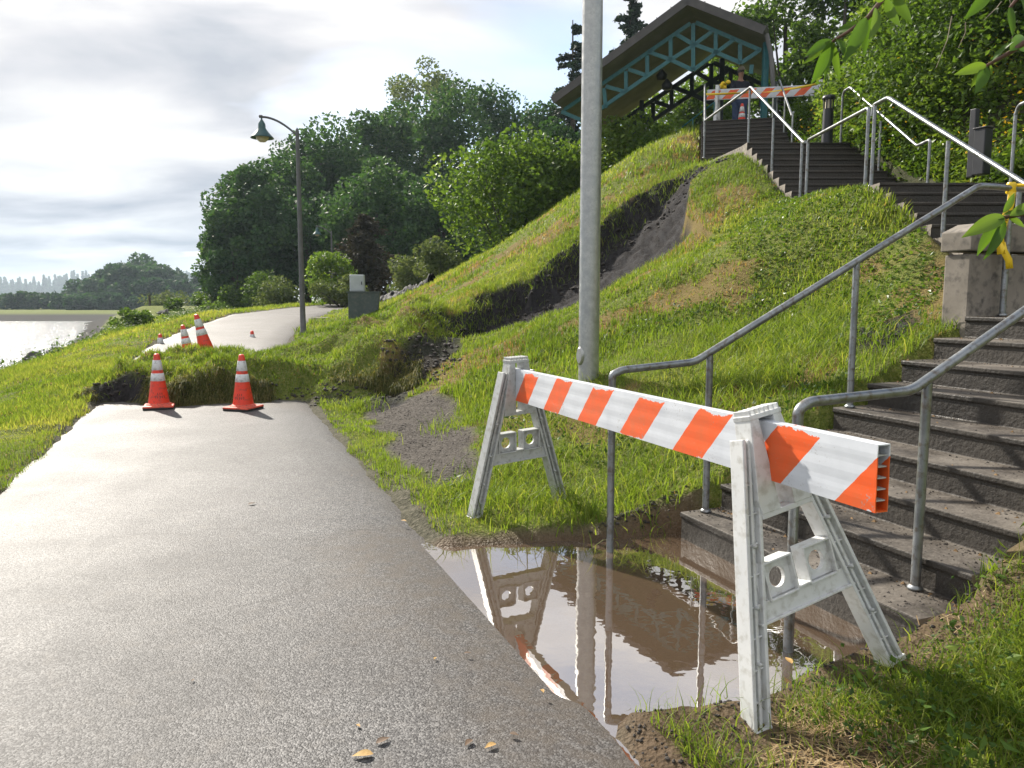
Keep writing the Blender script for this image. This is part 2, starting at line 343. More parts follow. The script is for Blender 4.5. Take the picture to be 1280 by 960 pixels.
def leaf_mat(name, c1, c2, c3, trans=.45, rough=.5, attr='rnd', spec=.2):
    m = bpy.data.materials.new(name); m.use_nodes = True; nt = m.node_tree; nt.nodes.clear()
    a = N(nt, 'ShaderNodeAttribute', attribute_name=attr); col = ramp(nt, a.outputs['Fac'], [(0, c1), (.55, c2), (1, c3)])
    p = N(nt, 'ShaderNodeBsdfPrincipled'); p.inputs['Roughness'].default_value = rough; p.inputs['Specular IOR Level'].default_value = spec; L(nt, col, p.inputs['Base Color'])
    t = N(nt, 'ShaderNodeBsdfTranslucent'); tcx = mix(nt, 1.0, col, (1.6, 1.55, .7), 'MULTIPLY'); L(nt, tcx, t.inputs[0])
    s = N(nt, 'ShaderNodeMixShader'); s.inputs[0].default_value = trans; L(nt, p.outputs[0], s.inputs[1]); L(nt, t.outputs[0], s.inputs[2])
    o = N(nt, 'ShaderNodeOutputMaterial'); L(nt, s.outputs[0], o.inputs[0]); return m

mg, nt, b = new_mat('ground_soil_and_turf', .95, spec=.08)
v = coord(nt); g1 = noise(nt, v, 3.0, 8.0, .65); g2 = noise(nt, v, 28.0, 6.0, .7)
turf = ramp(nt, g2, [(.3, (.05, .065, .018)), (.5, (.12, .15, .03)), (.7, (.22, .20, .08))])
at = N(nt, 'ShaderNodeAttribute', attribute_name='dry'); turf = mix(nt, ramp(nt, at.outputs['Fac'], [(.45, 0), (.85, .7)]), turf, (.19, .125, .06))
soilc = ramp(nt, g2, [(.3, (.007, .006, .006)), (.5, (.020, .018, .018)), (.75, (.055, .050, .047))])
gravc = ramp(nt, g2, [(.3, (.045, .040, .036)), (.5, (.095, .085, .075)), (.7, (.17, .155, .14))])
mudc = ramp(nt, g1, [(.35, (.075, .050, .030)), (.65, (.15, .105, .068))])
vst = coord(nt, scale=(1.0, .22, .22)); g3 = noise(nt, vst, 16.0, 5.0, .6); soilc = mix(nt, ramp(nt, g3, [(.42, 0), (.62, .7)]), soilc, (.045, .044, .047))
a1 = N(nt, 'ShaderNodeAttribute', attribute_name='soil'); a2 = N(nt, 'ShaderNodeAttribute', attribute_name='gravel'); a3 = N(nt, 'ShaderNodeAttribute', attribute_name='mud')
c_ = mix(nt, a2.outputs['Fac'], turf, gravc); c_ = mix(nt, a3.outputs['Fac'], c_, mudc); c_ = mix(nt, a1.outputs['Fac'], c_, soilc)
ge = N(nt, 'ShaderNodeNewGeometry'); sx = N(nt, 'ShaderNodeSeparateXYZ'); L(nt, ge.outputs['Position'], sx.inputs[0])
lo = ramp(nt, mth(nt, 'MULTIPLY_ADD', sx.outputs[2], .25, 1.0), [(.50, 1), (.60, 0)]); c_ = mix(nt, lo, c_, (.040, .037, .033))
L(nt, c_, b.inputs['Base Color']); vo = N(nt, 'ShaderNodeTexVoronoi', i_Scale=60.0); L(nt, v, vo.inputs['Vector'])
rr = mix(nt, a3.outputs['Fac'], (.95, .95, .95), (.35, .35, .35)); L(nt, mix(nt, a1.outputs['Fac'], rr, (.85, .85, .85)), b.inputs['Roughness'])
bump(nt, b, mth(nt, 'ADD', g2, mth(nt, 'MULTIPLY', vo.outputs[0], .5)), .8, .03)
def ter(name, sel, kind='structure'):
    f = faces[sel]; used = np.unique(f); mp_ = np.zeros(len(gx), int); mp_[used] = np.arange(len(used))
    o = fast_mesh(name, np.c_[gx, gy, gz][used], mp_[f], mg, None, {'soil': ('POINT', soilm[used]), 'dry': ('POINT', drym[used]), 'gravel': ('POINT', gravm[used]), 'mud': ('POINT', mudm[used])}, True)
    o['kind'] = kind; return o
fcx = gx[faces].mean(1); fcy = gy[faces].mean(1)
lf = (fcx-cpath(fcy))*.95
is_m = (mound(fcx, fcy)[0] > .04) & (fcy < 15.5)
is_h = (lf > 2.4) & (fcy > 4.9) & (fcy < 40) & (fcx < 40) & ~is_m
ter('ground', ~(is_m | is_h)); ter('hillside', is_h); ter('landslide_mound', is_m)

# asphalt path ribbon
PYs = np.concatenate([np.arange(-6, 20, .12), np.arange(20, 60, .5)]); K = 24
pv = []; 
for y in PYs:
    dc = (float(cpath(y+.2))-float(cpath(y-.2)))/.4; nrm = math.hypot(1, dc); nx_, ny_ = 1/nrm, -dc/nrm
    wr = HWID+.03*float(fbm(np.array([y*3.]), np.array([1.]))[0])*2; wl = HWID+.05*float(fbm(np.array([y*3.]), np.array([9.]))[0])*2
    for k in range(K+1):
        t = -wl+(wl+wr)*k/K; x_ = float(cpath(y))+nx_*t; y_ = y+ny_*t
        z_ = float(zpath(y_))+.016-.045*max(0, (t-.85)/.57)**1.6-.02*(1 if k in (0, K) else 0)
        if 2.2 < y < 4.6: z_ -= .012*max(0, (t-.9)/.5)
        pv.append((x_, y_, z_))
pv = np.array(pv); ri = (np.arange(len(PYs)-1)[:, None]*(K+1)+np.arange(K)[None, :]).ravel()
ma, nt, b = new_mat('wet_asphalt', .42, (.06, .06, .06), spec=.20); v = coord(nt)
vo = N(nt, 'ShaderNodeTexVoronoi', i_Scale=150.0); L(nt, v, vo.inputs['Vector']); gn = noise(nt, v, 260.0, 3.0); big = noise(nt, v, .9, 6.0, .6); mid = noise(nt, v, 9.0, 6.0, .65)
ac = ramp(nt, vo.outputs['Color'], [(.15, (.036, .035, .036)), (.5, (.078, .076, .077)), (.85, (.21, .205, .202))])
ac = mix(nt, ramp(nt, big, [(.38, 0), (.66, .40)]), ac, (.055, .053, .052)); ac = mix(nt, ramp(nt, mid, [(.54, 0), (.66, .4)]), ac, (.13, .12, .11))
cr = N(nt, 'ShaderNodeTexVoronoi', feature='DISTANCE_TO_EDGE', i_Scale=.33); 
wv = N(nt, 'ShaderNodeVectorMath', operation='ADD'); nn = N(nt, 'ShaderNodeTexNoise', i_Scale=2.2, i_Detail=4.0); L(nt, v, nn.inputs['Vector']); L(nt, v, wv.inputs[0]); L(nt, nn.outputs['Color'], wv.inputs[1]); L(nt, wv.outputs[0], cr.inputs['Vector'])
ck = ramp(nt, cr.outputs[0], [(.0, 1), (.005, 0)]); ac = mix(nt, mth(nt, 'MULTIPLY', ck, .4), ac, (.012, .011, .010))
am = N(nt, 'ShaderNodeAttribute', attribute_name='silt'); ac = mix(nt, mth(nt, 'MULTIPLY', am.outputs['Fac'], ramp(nt, mid, [(.35, .15), (.6, .65)])), ac, (.092, .077, .063))
L(nt, ac, b.inputs['Base Color']); L(nt, ramp(nt, big, [(.36, .50), (.64, .60)]), b.inputs['Roughness'])
bump(nt, b, mth(nt, 'ADD', mth(nt, 'MULTIPLY', vo.outputs[0], -1.0), mth(nt, 'MULTIPLY', gn, .8)), .42, .004)
pth = fast_mesh('path', pv, np.c_[ri, ri+1, ri+K+2, ri+K+1], ma, None, {'silt': ('POINT', np.maximum(1-sstep(.0, .55, poly_sd(pv[:, 0], pv[:, 1], PUD)+fbm(pv[:, 0], pv[:, 1], 3, 2.5)*.35), np.maximum(.8*(1-sstep(-.1, .5, 10.2-pv[:, 1]+fbm(pv[:, 0], pv[:, 1], 3, 2)*.7)), .6*sstep(HWID-.28, HWID, np.abs(pv[:, 0]-cpath(pv[:, 1]))*.95+fbm(pv[:, 0], pv[:, 1], 3, 2.5)*.25))))}, True); pth['kind'] = 'structure'

# puddle
PW = [(-.75, 4.3), (-.2, 4.75), (.5, 4.8), (1.02, 4.9), (1.08, 4.60), (1.73, 3.0), (1.5, 2.75), (.9, 2.45), (.42, 2.25), (.0, 2.3), (-.35, 3.2)]
mw, nt, b = new_mat('muddy_puddle_water', .015, (.030, .020, .012)); b.inputs['IOR'].default_value = 1.9; b.inputs['Transmission Weight'].default_value = .0
nt.nodes.remove(b); gl = N(nt, 'ShaderNodeBsdfGlossy'); gl.inputs['Roughness'].default_value = .012
tr = N(nt, 'ShaderNodeBsdfTransparent'); tr.inputs[0].default_value = (.80, .70, .58, 1); fr = N(nt, 'ShaderNodeFresnel', i_IOR=3.4)
wn = noise(nt, coord(nt), 9.0, 2.0); bp = N(nt, 'ShaderNodeBump', i_Strength=.05, i_Distance=.01); L(nt, wn, bp.inputs['Height']); L(nt, bp.outputs[0], gl.inputs['Normal'])
mx = N(nt, 'ShaderNodeMixShader'); L(nt, mth(nt, 'MINIMUM', mth(nt, 'MULTIPLY', fr.outputs[0], 1.55), 1.0), mx.inputs[0]); df = N(nt, 'ShaderNodeBsdfDiffuse'); df.inputs[0].default_value = (.17, .115, .075, 1); mx2 = N(nt, 'ShaderNodeMixShader'); mx2.inputs[0].default_value = .65; L(nt, tr.outputs[0], mx2.inputs[1]); L(nt, df.outputs[0], mx2.inputs[2]); L(nt, mx2.outputs[0], mx.inputs[1]); L(nt, gl.outputs[0], mx.inputs[2]); L(nt, mx.outputs[0], nt.nodes['Material Output'].inputs[0])
pm = MB(); pm.add([(x, y, -.018) for x, y in PW], [tuple(range(len(PW)-1, -1, -1))]); o = pm.build('puddle', mw); o['kind'] = 'structure'
o.data.flip_normals() if o.data.polygons[0].normal.z < 0 else None

# river
mr, nt, b = new_mat('river_water', .16, (.10, .105, .10)); v = coord(nt, scale=(1, .55, 1))
b.inputs['IOR'].default_value = 1.45
wn = mth(nt, 'ADD', noise(nt, v, .9, 6.0, .65), mth(nt, 'MULTIPLY', noise(nt, v, .12, 3.0), 1.2)); bump(nt, b, wn, .9, .35)
rv = MB(); rv.add([(-3400, -1400, -3.0), (-2, -1400, -3.0), (-2, 4000, -3.0), (-3400, 4000, -3.0)], [(0, 1, 2, 3)]); rv.build('river', mr)['kind'] = 'structure'

# ------------------------------------------------------------ concrete stairs
mc, nt, b = new_mat('weathered_dark_concrete', .7); v = coord(nt); q1 = noise(nt, v, 2.2, 8.0, .65); q2 = noise(nt, v, 45.0, 5.0)
cc = ramp(nt, q1, [(.36, (.022, .018, .014)), (.48, (.060, .050, .040)), (.60, (.12, .104, .086)), (.72, (.19, .17, .145))]); cc = mix(nt, ramp(nt, q2, [(.52, 0), (.7, .5)]), cc, (.16, .14, .12))
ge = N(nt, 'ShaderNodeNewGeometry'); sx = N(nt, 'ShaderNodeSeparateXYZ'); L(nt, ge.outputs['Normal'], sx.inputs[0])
cc = mix(nt, ramp(nt, sx.outputs[2], [(.3, .72), (.8, 0)]), cc, (.014, .012, .010))       # upright faces mixed darker than the treads
L(nt, cc, b.inputs['Base Color']); L(nt, ramp(nt, q1, [(.35, .42), (.6, .8)]), b.inputs['Roughness']); bump(nt, b, mth(nt, 'ADD', q2, mth(nt, 'MULTIPLY', noise(nt, v, 14.0, 4.0), .8)), .7, .008)
mcl = nmat('pale_board_marked_concrete', (.30, .265, .22), (.40, .36, .30), 3.0, .85, bmp=.3, bdist=.004, c3=(.22, .20, .17), s3=18.0)
mcd = nmat('step_side_concrete', (.16, .14, .115), (.25, .22, .185), 4.0, .85, bmp=.4, bdist=.006, c3=(.09, .08, .07), s3=20.0)
def flight(n, h, tread, org, d, t, wid, z0, root, nose=.012):
    """solid stepped flight; org = foot of first riser at left side"""
    prof = [(0.0, z0-.5)]
    for k in range(n):
        prof += [(k*tread, z0+k*h+h-.035), (k*tread-nose, z0+k*h+h-.03), (k*tread-nose, z0+(k+1)*h)]
        prof += [((k+1)*tread, z0+(k+1)*h)]
    prof += [(n*tread, z0+n*h-.7)]
    m = MB(); N_ = len(prof); vs = []
    for wb in (0, wid):
        for a, z in prof: vs.append((org[0]+d[0]*a+t[0]*wb, org[1]+d[1]*a+t[1]*wb, z))
    fs = [(i, i+1, i+1+N_, i+N_) for i in range(N_-1)]+[(N_-1, 0, N_, 2*N_-1)]
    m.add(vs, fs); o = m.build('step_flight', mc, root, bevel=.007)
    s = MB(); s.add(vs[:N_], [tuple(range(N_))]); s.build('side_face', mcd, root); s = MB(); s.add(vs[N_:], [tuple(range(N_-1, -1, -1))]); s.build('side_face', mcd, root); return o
def slab(poly, z, th, root, mat=None, name='landing'):
    n = len(poly); m = MB(); m.add([(x, y, z) for x, y in poly]+[(x, y, z-th) for x, y in poly], [tuple(range(n)), tuple(range(2*n-1, n-1, -1))]+[(i, i+n, (i+1) % n+n, (i+1) % n) for i in range(n)])
    me = m.build(name, mat or mc, root, bevel=.008); return me
st = empty('concrete_stairs', (0, 0, 0), 0, 'weathered dark concrete steps climbing the hill in four flights with landings', 'stairs')
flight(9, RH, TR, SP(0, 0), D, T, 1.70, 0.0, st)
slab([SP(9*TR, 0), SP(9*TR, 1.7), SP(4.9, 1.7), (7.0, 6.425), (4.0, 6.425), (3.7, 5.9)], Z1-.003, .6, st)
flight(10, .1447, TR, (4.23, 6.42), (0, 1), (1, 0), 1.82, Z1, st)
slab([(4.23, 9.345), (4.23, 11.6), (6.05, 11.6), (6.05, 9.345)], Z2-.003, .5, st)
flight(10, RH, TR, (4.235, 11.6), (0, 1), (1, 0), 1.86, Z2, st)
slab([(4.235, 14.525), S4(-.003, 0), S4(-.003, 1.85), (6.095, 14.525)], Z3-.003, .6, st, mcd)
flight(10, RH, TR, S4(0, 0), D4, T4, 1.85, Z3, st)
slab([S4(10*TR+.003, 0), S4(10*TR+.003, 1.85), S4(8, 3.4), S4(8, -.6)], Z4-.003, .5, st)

# concrete pier beside first landing
mpier = nmat('weathered_pier_concrete', (.17, .15, .125), (.27, .24, .205), 3.0, .88, bmp=.35, bdist=.005, c3=(.10, .09, .08), s3=13.0)
pr = empty('concrete_pier', (*SP(2.36, -.11), Z1), SA, 'pale concrete pier with sloped cap beside the first landing', 'pier')
pm = MB(); pm.box((.62, 0, -.11), (1.25, .21, 1.1)); pm.build('shaft', mpier, pr, bevel=.012)
pm = MB(); pm.prism([(-.03, .46), (1.28, .46), (1.28, .66), (.12, .66), (-.03, .60)], .25); pm.build('cap', mpier, pr, bevel=.01)
# ------------------------------------------------------------ handrails
mgal = nmat('galvanised_rail', (.20, .215, .225), (.30, .32, .335), 9.0, .38, metal=.75, bmp=.12, bdist=.002, c3=(.16, .14, .12), s3=30.0, rv=.08)
def rail(name, pts, posts, label, r=.022, group='galvanised stair handrails', pr_=.021, fillet=.06, mat=None):
    mat = mat or mgal; p0 = Vector(posts[0][0]); root = empty(name, p0, 0, label, 'handrail', group)
    P3 = [Vector(q)-p0 for q in pts]; out = [P3[0]]
    for i in range(1, len(P3)-1):
        a, b_, c = P3[i-1], P3[i], P3[i+1]; f = min(fillet, (a-b_).length*.45, (c-b_).length*.45)
        u = b_+(a-b_).normalized()*f; v_ = b_+(c-b_).normalized()*f
        for t in (0, .25, .5, .75, 1): out.append(u*(1-t)**2+b_*2*t*(1-t)+v_*t*t)
    out.append(P3[-1]); m = MB(); m.tube(out, r, 12); m.build('top_rail', mat, root)
    for base, top in posts:
        m = MB(); b_ = Vector(base)-p0; t_ = Vector(top)-p0; m.tube([b_, t_], pr_, 12); 
        if r > .02: m.lathe([(.021, 0), (.034, .004), (.034, .012), (.022, .022)], 12, Matrix.Translation(b_+Vector((0, 0, .10 if False else .0))))
        m.build('post', mat, root)
    return root
def v3(xy, z): return (xy[0], xy[1], z)
def zst(a): return (math.floor(a/TR)+1)*RH if a > 0 else 0
sl_ = RH/TR
# left rail of the lowest flight
bL = .06; tb = .05; zt = 1.04
pts = [v3(SP(-.53, bL), zt-.06), v3(SP(-.53, bL), zt-.025), v3(SP(-.47, bL), zt), v3(SP(.02, bL), zt+.03), v3(SP(2.30, bL), zt+.03+2.28*sl_), v3(SP(3.1, bL), zt+.03+2.28*sl_)]
rail('handrail', pts, [(v3(SP(-.53, bL), -.06), v3(SP(-.53, bL), zt-.05)), (v3(SP(.13, bL), RH), v3(SP(.13, bL), zt+.07)), (v3(SP(1.24, bL), 5*RH), v3(SP(1.24, bL), zt+.63)), (v3(SP(2.62, bL), Z1), v3(SP(2.62, bL), zt+.03+2.28*sl_))],
     'galvanised handrail on the grassy left side of the lowest flight, rising from the puddle', fillet=.05)
bR = 1.455
pts = [v3(SP(-.456, bR), zt-.10), v3(SP(-.456, bR), zt-.04), v3(SP(-.40, bR), zt-.01), v3(SP(.16, bR), zt+.01), v3(SP(2.3, bR), zt+.01+2.14*sl_), v3(SP(3.1, bR), zt+.01+2.14*sl_)]
rail('handrail', pts, [(v3(SP(-.456, bR), -.07), v3(SP(-.456, bR), zt-.06)), (v3(SP(.252, bR), RH), v3(SP(.252, bR), zt+.04)), (v3(SP(1.35, bR), 5*RH), v3(SP(1.35, bR), zt+.58)), (v3(SP(2.5, bR), Z1), v3(SP(2.5, bR), zt+.0+2.14*sl_))],
     'galvanised handrail nearest the camera, right side of the lowest flight behind the barricade', fillet=.05)
HR = .95
# flight 2 left: landing 2 down to landing 1
x2 = 4.28; top2 = Z2+HR
pts = [(x2, 9.42, Z2+HR-.12), (x2, 9.40, Z2+HR), (x2, 9.05, Z2+HR+.0), (x2, 6.35, Z1+HR+.02), (x2, 5.9, Z1+HR+.02)]
rail('handrail', pts, [((x2, 9.36, Z2), (x2, 9.36, Z2+HR)), ((x2, 7.75, Z1+4.6*.1447), (x2, 7.75, Z1+HR+.71)), ((x2, 6.62, Z1+.1447), (x2, 6.62, Z1+HR+.13))],
     'bright thick handrail slanting down the second flight towards the right edge')
# landing 2 level rail
pts = [(x2, 11.42, Z2+HR-.15), (x2, 11.42, Z2+HR), (x2, 9.52, Z2+HR), (x2, 9.52, Z2+HR-.15)]
rail('handrail', pts, [((x2, 11.42, Z2), (x2, 11.42, Z2+HR-.1)), ((x2, 9.52, Z2), (x2, 9.52, Z2+HR-.1))], 'short level handrail along the left of the middle landing')
# flight 4 left + landing 3 + flight 3 left
q = S4(2.95, .06); q0 = S4(0.0, .06)
pts = [v3(S4(3.5, .06), Z4+HR), v3(q, Z4+HR-.02), v3(q0, Z3+HR-.05), (4.29, 14.3, Z3+HR+.03), (4.29, 11.62, Z2+HR-.0), (4.29, 11.55, Z2+HR)]
rail('handrail', pts, [(v3(S4(3.3, .06), Z4), v3(S4(3.3, .06), Z4+HR)), (v3(S4(1.6, .06), Z3+5*RH), v3(S4(1.6, .06), Z3+HR+.74)), (v3(S4(.05, .06), Z3+RH), v3(S4(.05, .06), Z3+HR-.04)), ((4.29, 14.35, Z3), (4.29, 14.35, Z3+HR)), ((4.29, 13.0, Z2+4*RH), (4.29, 13.0, Z2+HR+.66)), ((4.29, 11.68, Z2+RH), (4.29, 11.68, Z2+HR+.03))],
     'zigzag handrail on the left of the two highest flights', fillet=.03)
# flight 3 right
x3 = 6.03
pts = [(x3, 14.5, Z3+HR-.1), (x3, 14.45, Z3+HR), (x3, 14.2, Z3+HR), (x3, 11.75, Z2+HR-.02), (x3, 11.4, Z2+HR), (x3, 11.4, Z2+HR-.1)]
rail('handrail', pts, [((x3, 14.5, Z3), (x3, 14.5, Z3+HR-.08)), ((x3, 12.95, Z2+4*RH), (x3, 12.95, Z2+HR+.6)), ((x3, 11.4, Z2), (x3, 11.4, Z2+HR-.08))], 'handrail in front of the yellow flowers, right of the third flight', fillet=.05)
# flight 4 right
pts = [v3(S4(3.5, 1.79), Z4+HR), v3(S4(2.95, 1.79), Z4+HR-.02), v3(S4(.05, 1.79), Z3+HR-.03), v3(S4(-.15, 1.79), Z3+HR)]
rail('handrail', pts, [(v3(S4(3.3, 1.79), Z4), v3(S4(3.3, 1.79), Z4+HR)), (v3(S4(1.5, 1.79), Z3+5*RH), v3(S4(1.5, 1.79), Z3+HR+.7)), (v3(S4(-.12, 1.79), Z3), v3(S4(-.12, 1.79), Z3+HR))], 'handrail on the right side of the topmost flight below the worker', fillet=.04)
# flight 2 right
pts = [(6.0, 9.45, Z2+HR-.1), (6.0, 9.4, Z2+HR), (6.0, 9.1, Z2+HR+.01), (6.0, 6.4, Z1+HR), (6.0, 6.0, Z1+HR)]
rail('handrail', pts, [((6.0, 9.45, Z2), (6.0, 9.45, Z2+HR-.08)), ((6.0, 7.7, Z1+4*.1447), (6.0, 7.7, Z1+HR+.68)), ((6.0, 6.3, Z1), (6.0, 6.3, Z1+HR))], 'handrail with rounded end at the right edge, right of the second flight', fillet=.05)
mteal = nmat('teal_paint', (.010, .10, .118), (.016, .135, .15), 6.0, .45, bmp=.05, c3=(.03, .13, .14), s3=14.0)
# teal railing by the shrubs
a_, b_ = ray(842, 167, 21.5), ray(893, 128, 19.5)
rail('teal_railing', [a_, b_], [((a_.x, a_.y, a_.z-.9), a_), (((a_+b_)/2).to_tuple()[:2]+(((a_+b_)/2).z-.9,), (a_+b_)/2), ((b_.x, b_.y, b_.z-.9), b_)], 'thin teal railing between the hedge and the topmost flight', r=.018, group=None, pr_=.017, mat=mteal)

# ------------------------------------------------------------ tall metal pole
mpole = nmat('galvanised_pole', (.33, .34, .34), (.46, .47, .46), 14.0, .36, metal=.65, bmp=.1, bdist=.003, c3=(.35, .36, .355), s3=60.0, rv=.08)
pb = ray(735.5, 481, 7.3); pz = pb.z
po = empty('metal_pole', (pb.x, pb.y, pz-.15), 0, 'tall thick galvanised metal pole rising out of the picture from the slope', 'pole')
m = MB(); m.lathe([(.098, 0), (.094, 3.0), (.084, 8.5)], 40); m.build('shaft', mpole, po)
m = MB(); m.lathe([(.135, .05), (.13, .12), (.099, .14)], 32); m.build('collar', mpole, po)
m = MB(); mm = Matrix.Translation((-.082, -.045, .43)) @ Matrix.Rotation(rad(-62), 4, 'Z') @ Matrix.Rotation(rad(90), 4, 'X') @ Matrix.Diagonal((.6, 1, 1, 1))
m.lathe([(.085, -.012), (.085, .012), (.07, .02)], 24, mm); m.build('hand_hole_cover', mpole, po)

# ------------------------------------------------------------ barricade
mwp = nmat('white_plastic_scuffed', (.54, .56, .57), (.63, .64, .64), 5.0, .42, bmp=.1, bdist=.002, c3=(.46, .46, .44), s3=30.0, lo=.3, hi=.6)
mgp = nmat('grey_weathered_plastic', (.38, .40, .40), (.48, .49, .48), 5.0, .5, bmp=.2, bdist=.002, c3=(.31, .31, .29), s3=36.0)
def stripe_mat(name, pitch=.465, off=.335, frac=.46, slant=.95, zs=0.0):
    m, nt, b = new_mat(name, .38); t = N(nt, 'ShaderNodeTexCoord'); s = N(nt, 'ShaderNodeSeparateXYZ'); L(nt, t.outputs['Object'], s.inputs[0])
    x = mth(nt, 'SUBTRACT', s.outputs[0], mth(nt, 'MULTIPLY', mth(nt, 'SUBTRACT', s.outputs[2], zs), slant)); vv = t.outputs['Object']
    nz = mth(nt, 'ADD', mth(nt, 'MULTIPLY', noise(nt, vv, 55.0, 6.0, .8), .35), mth(nt, 'MULTIPLY', noise(nt, vv, 6.5, 3.0, .6), .65)); x = mth(nt, 'ADD', x, mth(nt, 'MULTIPLY', mth(nt, 'SUBTRACT', noise(nt, vv, 60.0, 3.0), .5), .006))
    ph = mth(nt, 'FRACT', mth(nt, 'ADD', mth(nt, 'DIVIDE', mth(nt, 'SUBTRACT', x, off), pitch), .5+10))
    d_ = mth(nt, 'ABSOLUTE', mth(nt, 'SUBTRACT', ph, .5)); on = mth(nt, 'LESS_THAN', d_, frac/2)
    # worn sheeting: chipped near the upper edge
    ed = mth(nt, 'ADD', mth(nt, 'MULTIPLY', mth(nt, 'MAXIMUM', mth(nt, 'SUBTRACT', s.outputs[2], zs), mth(nt, 'MULTIPLY', mth(nt, 'SUBTRACT', s.outputs[2], zs), -.85)), 5.2), mth(nt, 'MULTIPLY', nz, .5))
    keep = mth(nt, 'LESS_THAN', ed, .735); on = mth(nt, 'MULTIPLY', on, keep)
    sc_ = noise(nt, vv, 140.0, 2.0); scr = ramp(nt, mth(nt, 'MULTIPLY', nz, sc_), [(.36, 0), (.42, .7)])
    base = mix(nt, ramp(nt, noise(nt, vv, 7.0, 6.0), [(.4, 0), (.7, .5)]), (.60, .63, .68), (.44, .47, .52))
    ora = mix(nt, ramp(nt, noise(nt, vv, 12.0, 5.0), [(.35, 0), (.7, 1)]), (.80, .105, .016), (.66, .12, .03))
    col = mix(nt, on, base, ora); col = mix(nt, scr, col, (.30, .28, .26)); L(nt, col, b.inputs['Base Color'])
    gs = N(nt, 'ShaderNodeTexWave', i_Scale=2.2, bands_direction='Z'); L(nt, vv, gs.inputs['Vector']); bump(nt, b, mth(nt, 'ADD', gs.outputs[1], mth(nt, 'MULTIPLY', nz, .5)), .35, .002)
    return m
def a_frame(root, M, h=1.04, hw=.35, mat=mwp, cap_z=None):
    """frame in its own xz plane, feet at x=+-hw, thickness along y; one part with plate sub-parts"""
    m = MB(); th = .055
    def leg(sx):
        b0, t0 = Vector((sx*hw, 0, 0)), Vector((sx*.085, 0, h-.05)); ax_ = (t0-b0).normalized(); n_ = Vector((ax_.z, 0, -ax_.x))
        for off, wd, tk in ((-.030, .014, .07), (.030, .014, .07), (0, .050, .020), (0, .012, .052)):
            c = [(b0+n_*(off-wd/2)), (b0+n_*(off+wd/2)), (t0+n_*(off+wd/2)), (t0+n_*(off-wd/2))]
            m.prism([(q.x, q.z) for q in c], tk)
        for k in range(1, 9):
            q = b0+(t0-b0)*(k/9.5); m.box((q.x, 0, q.z), (.05, .046, .006))
        m.box((b0.x, 0, .010), (.085, .078, .02))
    leg(-1); leg(1)
    fo = m.build('a_frame', mat, root, bevel=.003); fo.matrix_local = M
    # head tunnel that carries the board
    hd = MB(); z0, z1 = h-.31, h+.02
    for sx in (-1, 1):
        hd.prism([(sx*.034, z0), (sx*.034, z1), (sx*.072, z1), (sx*.125, z0+.05), (sx*.12, z0)] if sx > 0 else [(sx*.034, z1), (sx*.034, z0), (sx*.12, z0), (sx*.125, z0+.05), (sx*.072, z1)], .085)
    hd.box((0, 0, z1+.004), (.15, .09, .018)); hd.box((0, 0, z0-.008), (.24, .08, .02))
    for k in range(-3, 4): hd.box((k*.022, 0, z1+.022), (.006, .085, .02))
    for sx in (-1, 1):
        for zz_ in (.22, .40, .60): 
            q = hw-(hw-.085)*zz_/(h-.05); bo_ = MB(); bo_.lathe([(.0, .040), (.007, .038), (.009, .0)], 10, Matrix.Translation((sx*q, 0, zz_)) @ Matrix.Rotation(rad(90), 4, 'X')); bo_.build('bolt', mgp, fo)
    hd.build('head', mat, fo, bevel=.003)
    # cross plate with U notch and two round holes
    cp = MB(); zb, zt = .36, .56
    def xl(z): return hw-(hw-.085)*z/(h-.05)
    def hole_plate(cx):
        W = .125; n = 24; vs = []; rr_ = .036; zc = .465
        sq = []
        for k in range(n):
            a = 2*math.pi*k/n; c_, s_ = math.cos(a), math.sin(a); q = 1/max(abs(c_), abs(s_)); sq.append((cx+c_*q*W/2, zc+s_*q*.06))
        ci = [(cx+rr_*math.cos(2*math.pi*k/n), zc+rr_*math.sin(2*math.pi*k/n)) for k in range(n)]
        for y in (-.009, .009): vs += [(x, y, z) for x, z in sq]+[(x, y, z) for x, z in ci]
        fs = []
        for k in range(n):
            j = (k+1) % n
            fs += [(k, j, n+j, n+k), (2*n+k, 3*n+k, 3*n+j, 2*n+j), (n+k, n+j, 3*n+j, 3*n+k)]
        cp.add(vs, fs)
        for (x0, x1, za, zz_) in ((cx-W/2-.006, cx+W/2+.006, zc-.068, zc-.06), (cx-W/2-.006, cx+W/2+.006, zc+.06, zc+.068)): cp.box(((x0+x1)/2, 0, (za+zz_)/2), (x1-x0, .062, zz_-za))
        for x in (cx-W/2-.003, cx+W/2+.003): cp.box((x, 0, zc), (.008, .062, .13))
    hole_plate(-.097); hole_plate(.097)
    cp.box((0, 0, .372), (2*xl(.37)-.05, .045, .066)); cp.box((0, 0, .337), (2*xl(.33)-.04, .066, .009)); cp.box((0, 0, .408), (.062, .066, .008))
    for sx in (-1, 1):
        xo = xl(.47)-.015; cp.box((sx*(.165+xo)/2, 0, .47), (max(.01, xo-.165), .03, .135))
    cp.build('cross_plate', mat, fo, bevel=.002); return fo
def frame_matrix(Fr, Bk, Ap):
    Fr, Bk, Ap = Vector(Fr), Vector(Bk), Vector(Ap); mid = (Fr+Bk)/2; x = (Bk-Fr).normalized(); zz_ = (Ap-mid); zz_ = (zz_-x*zz_.dot(x)).normalized(); y = zz_.cross(x)
    Mx = Matrix((x, y, zz_)).transposed().to_4x4(); Mx.translation = mid; return Mx
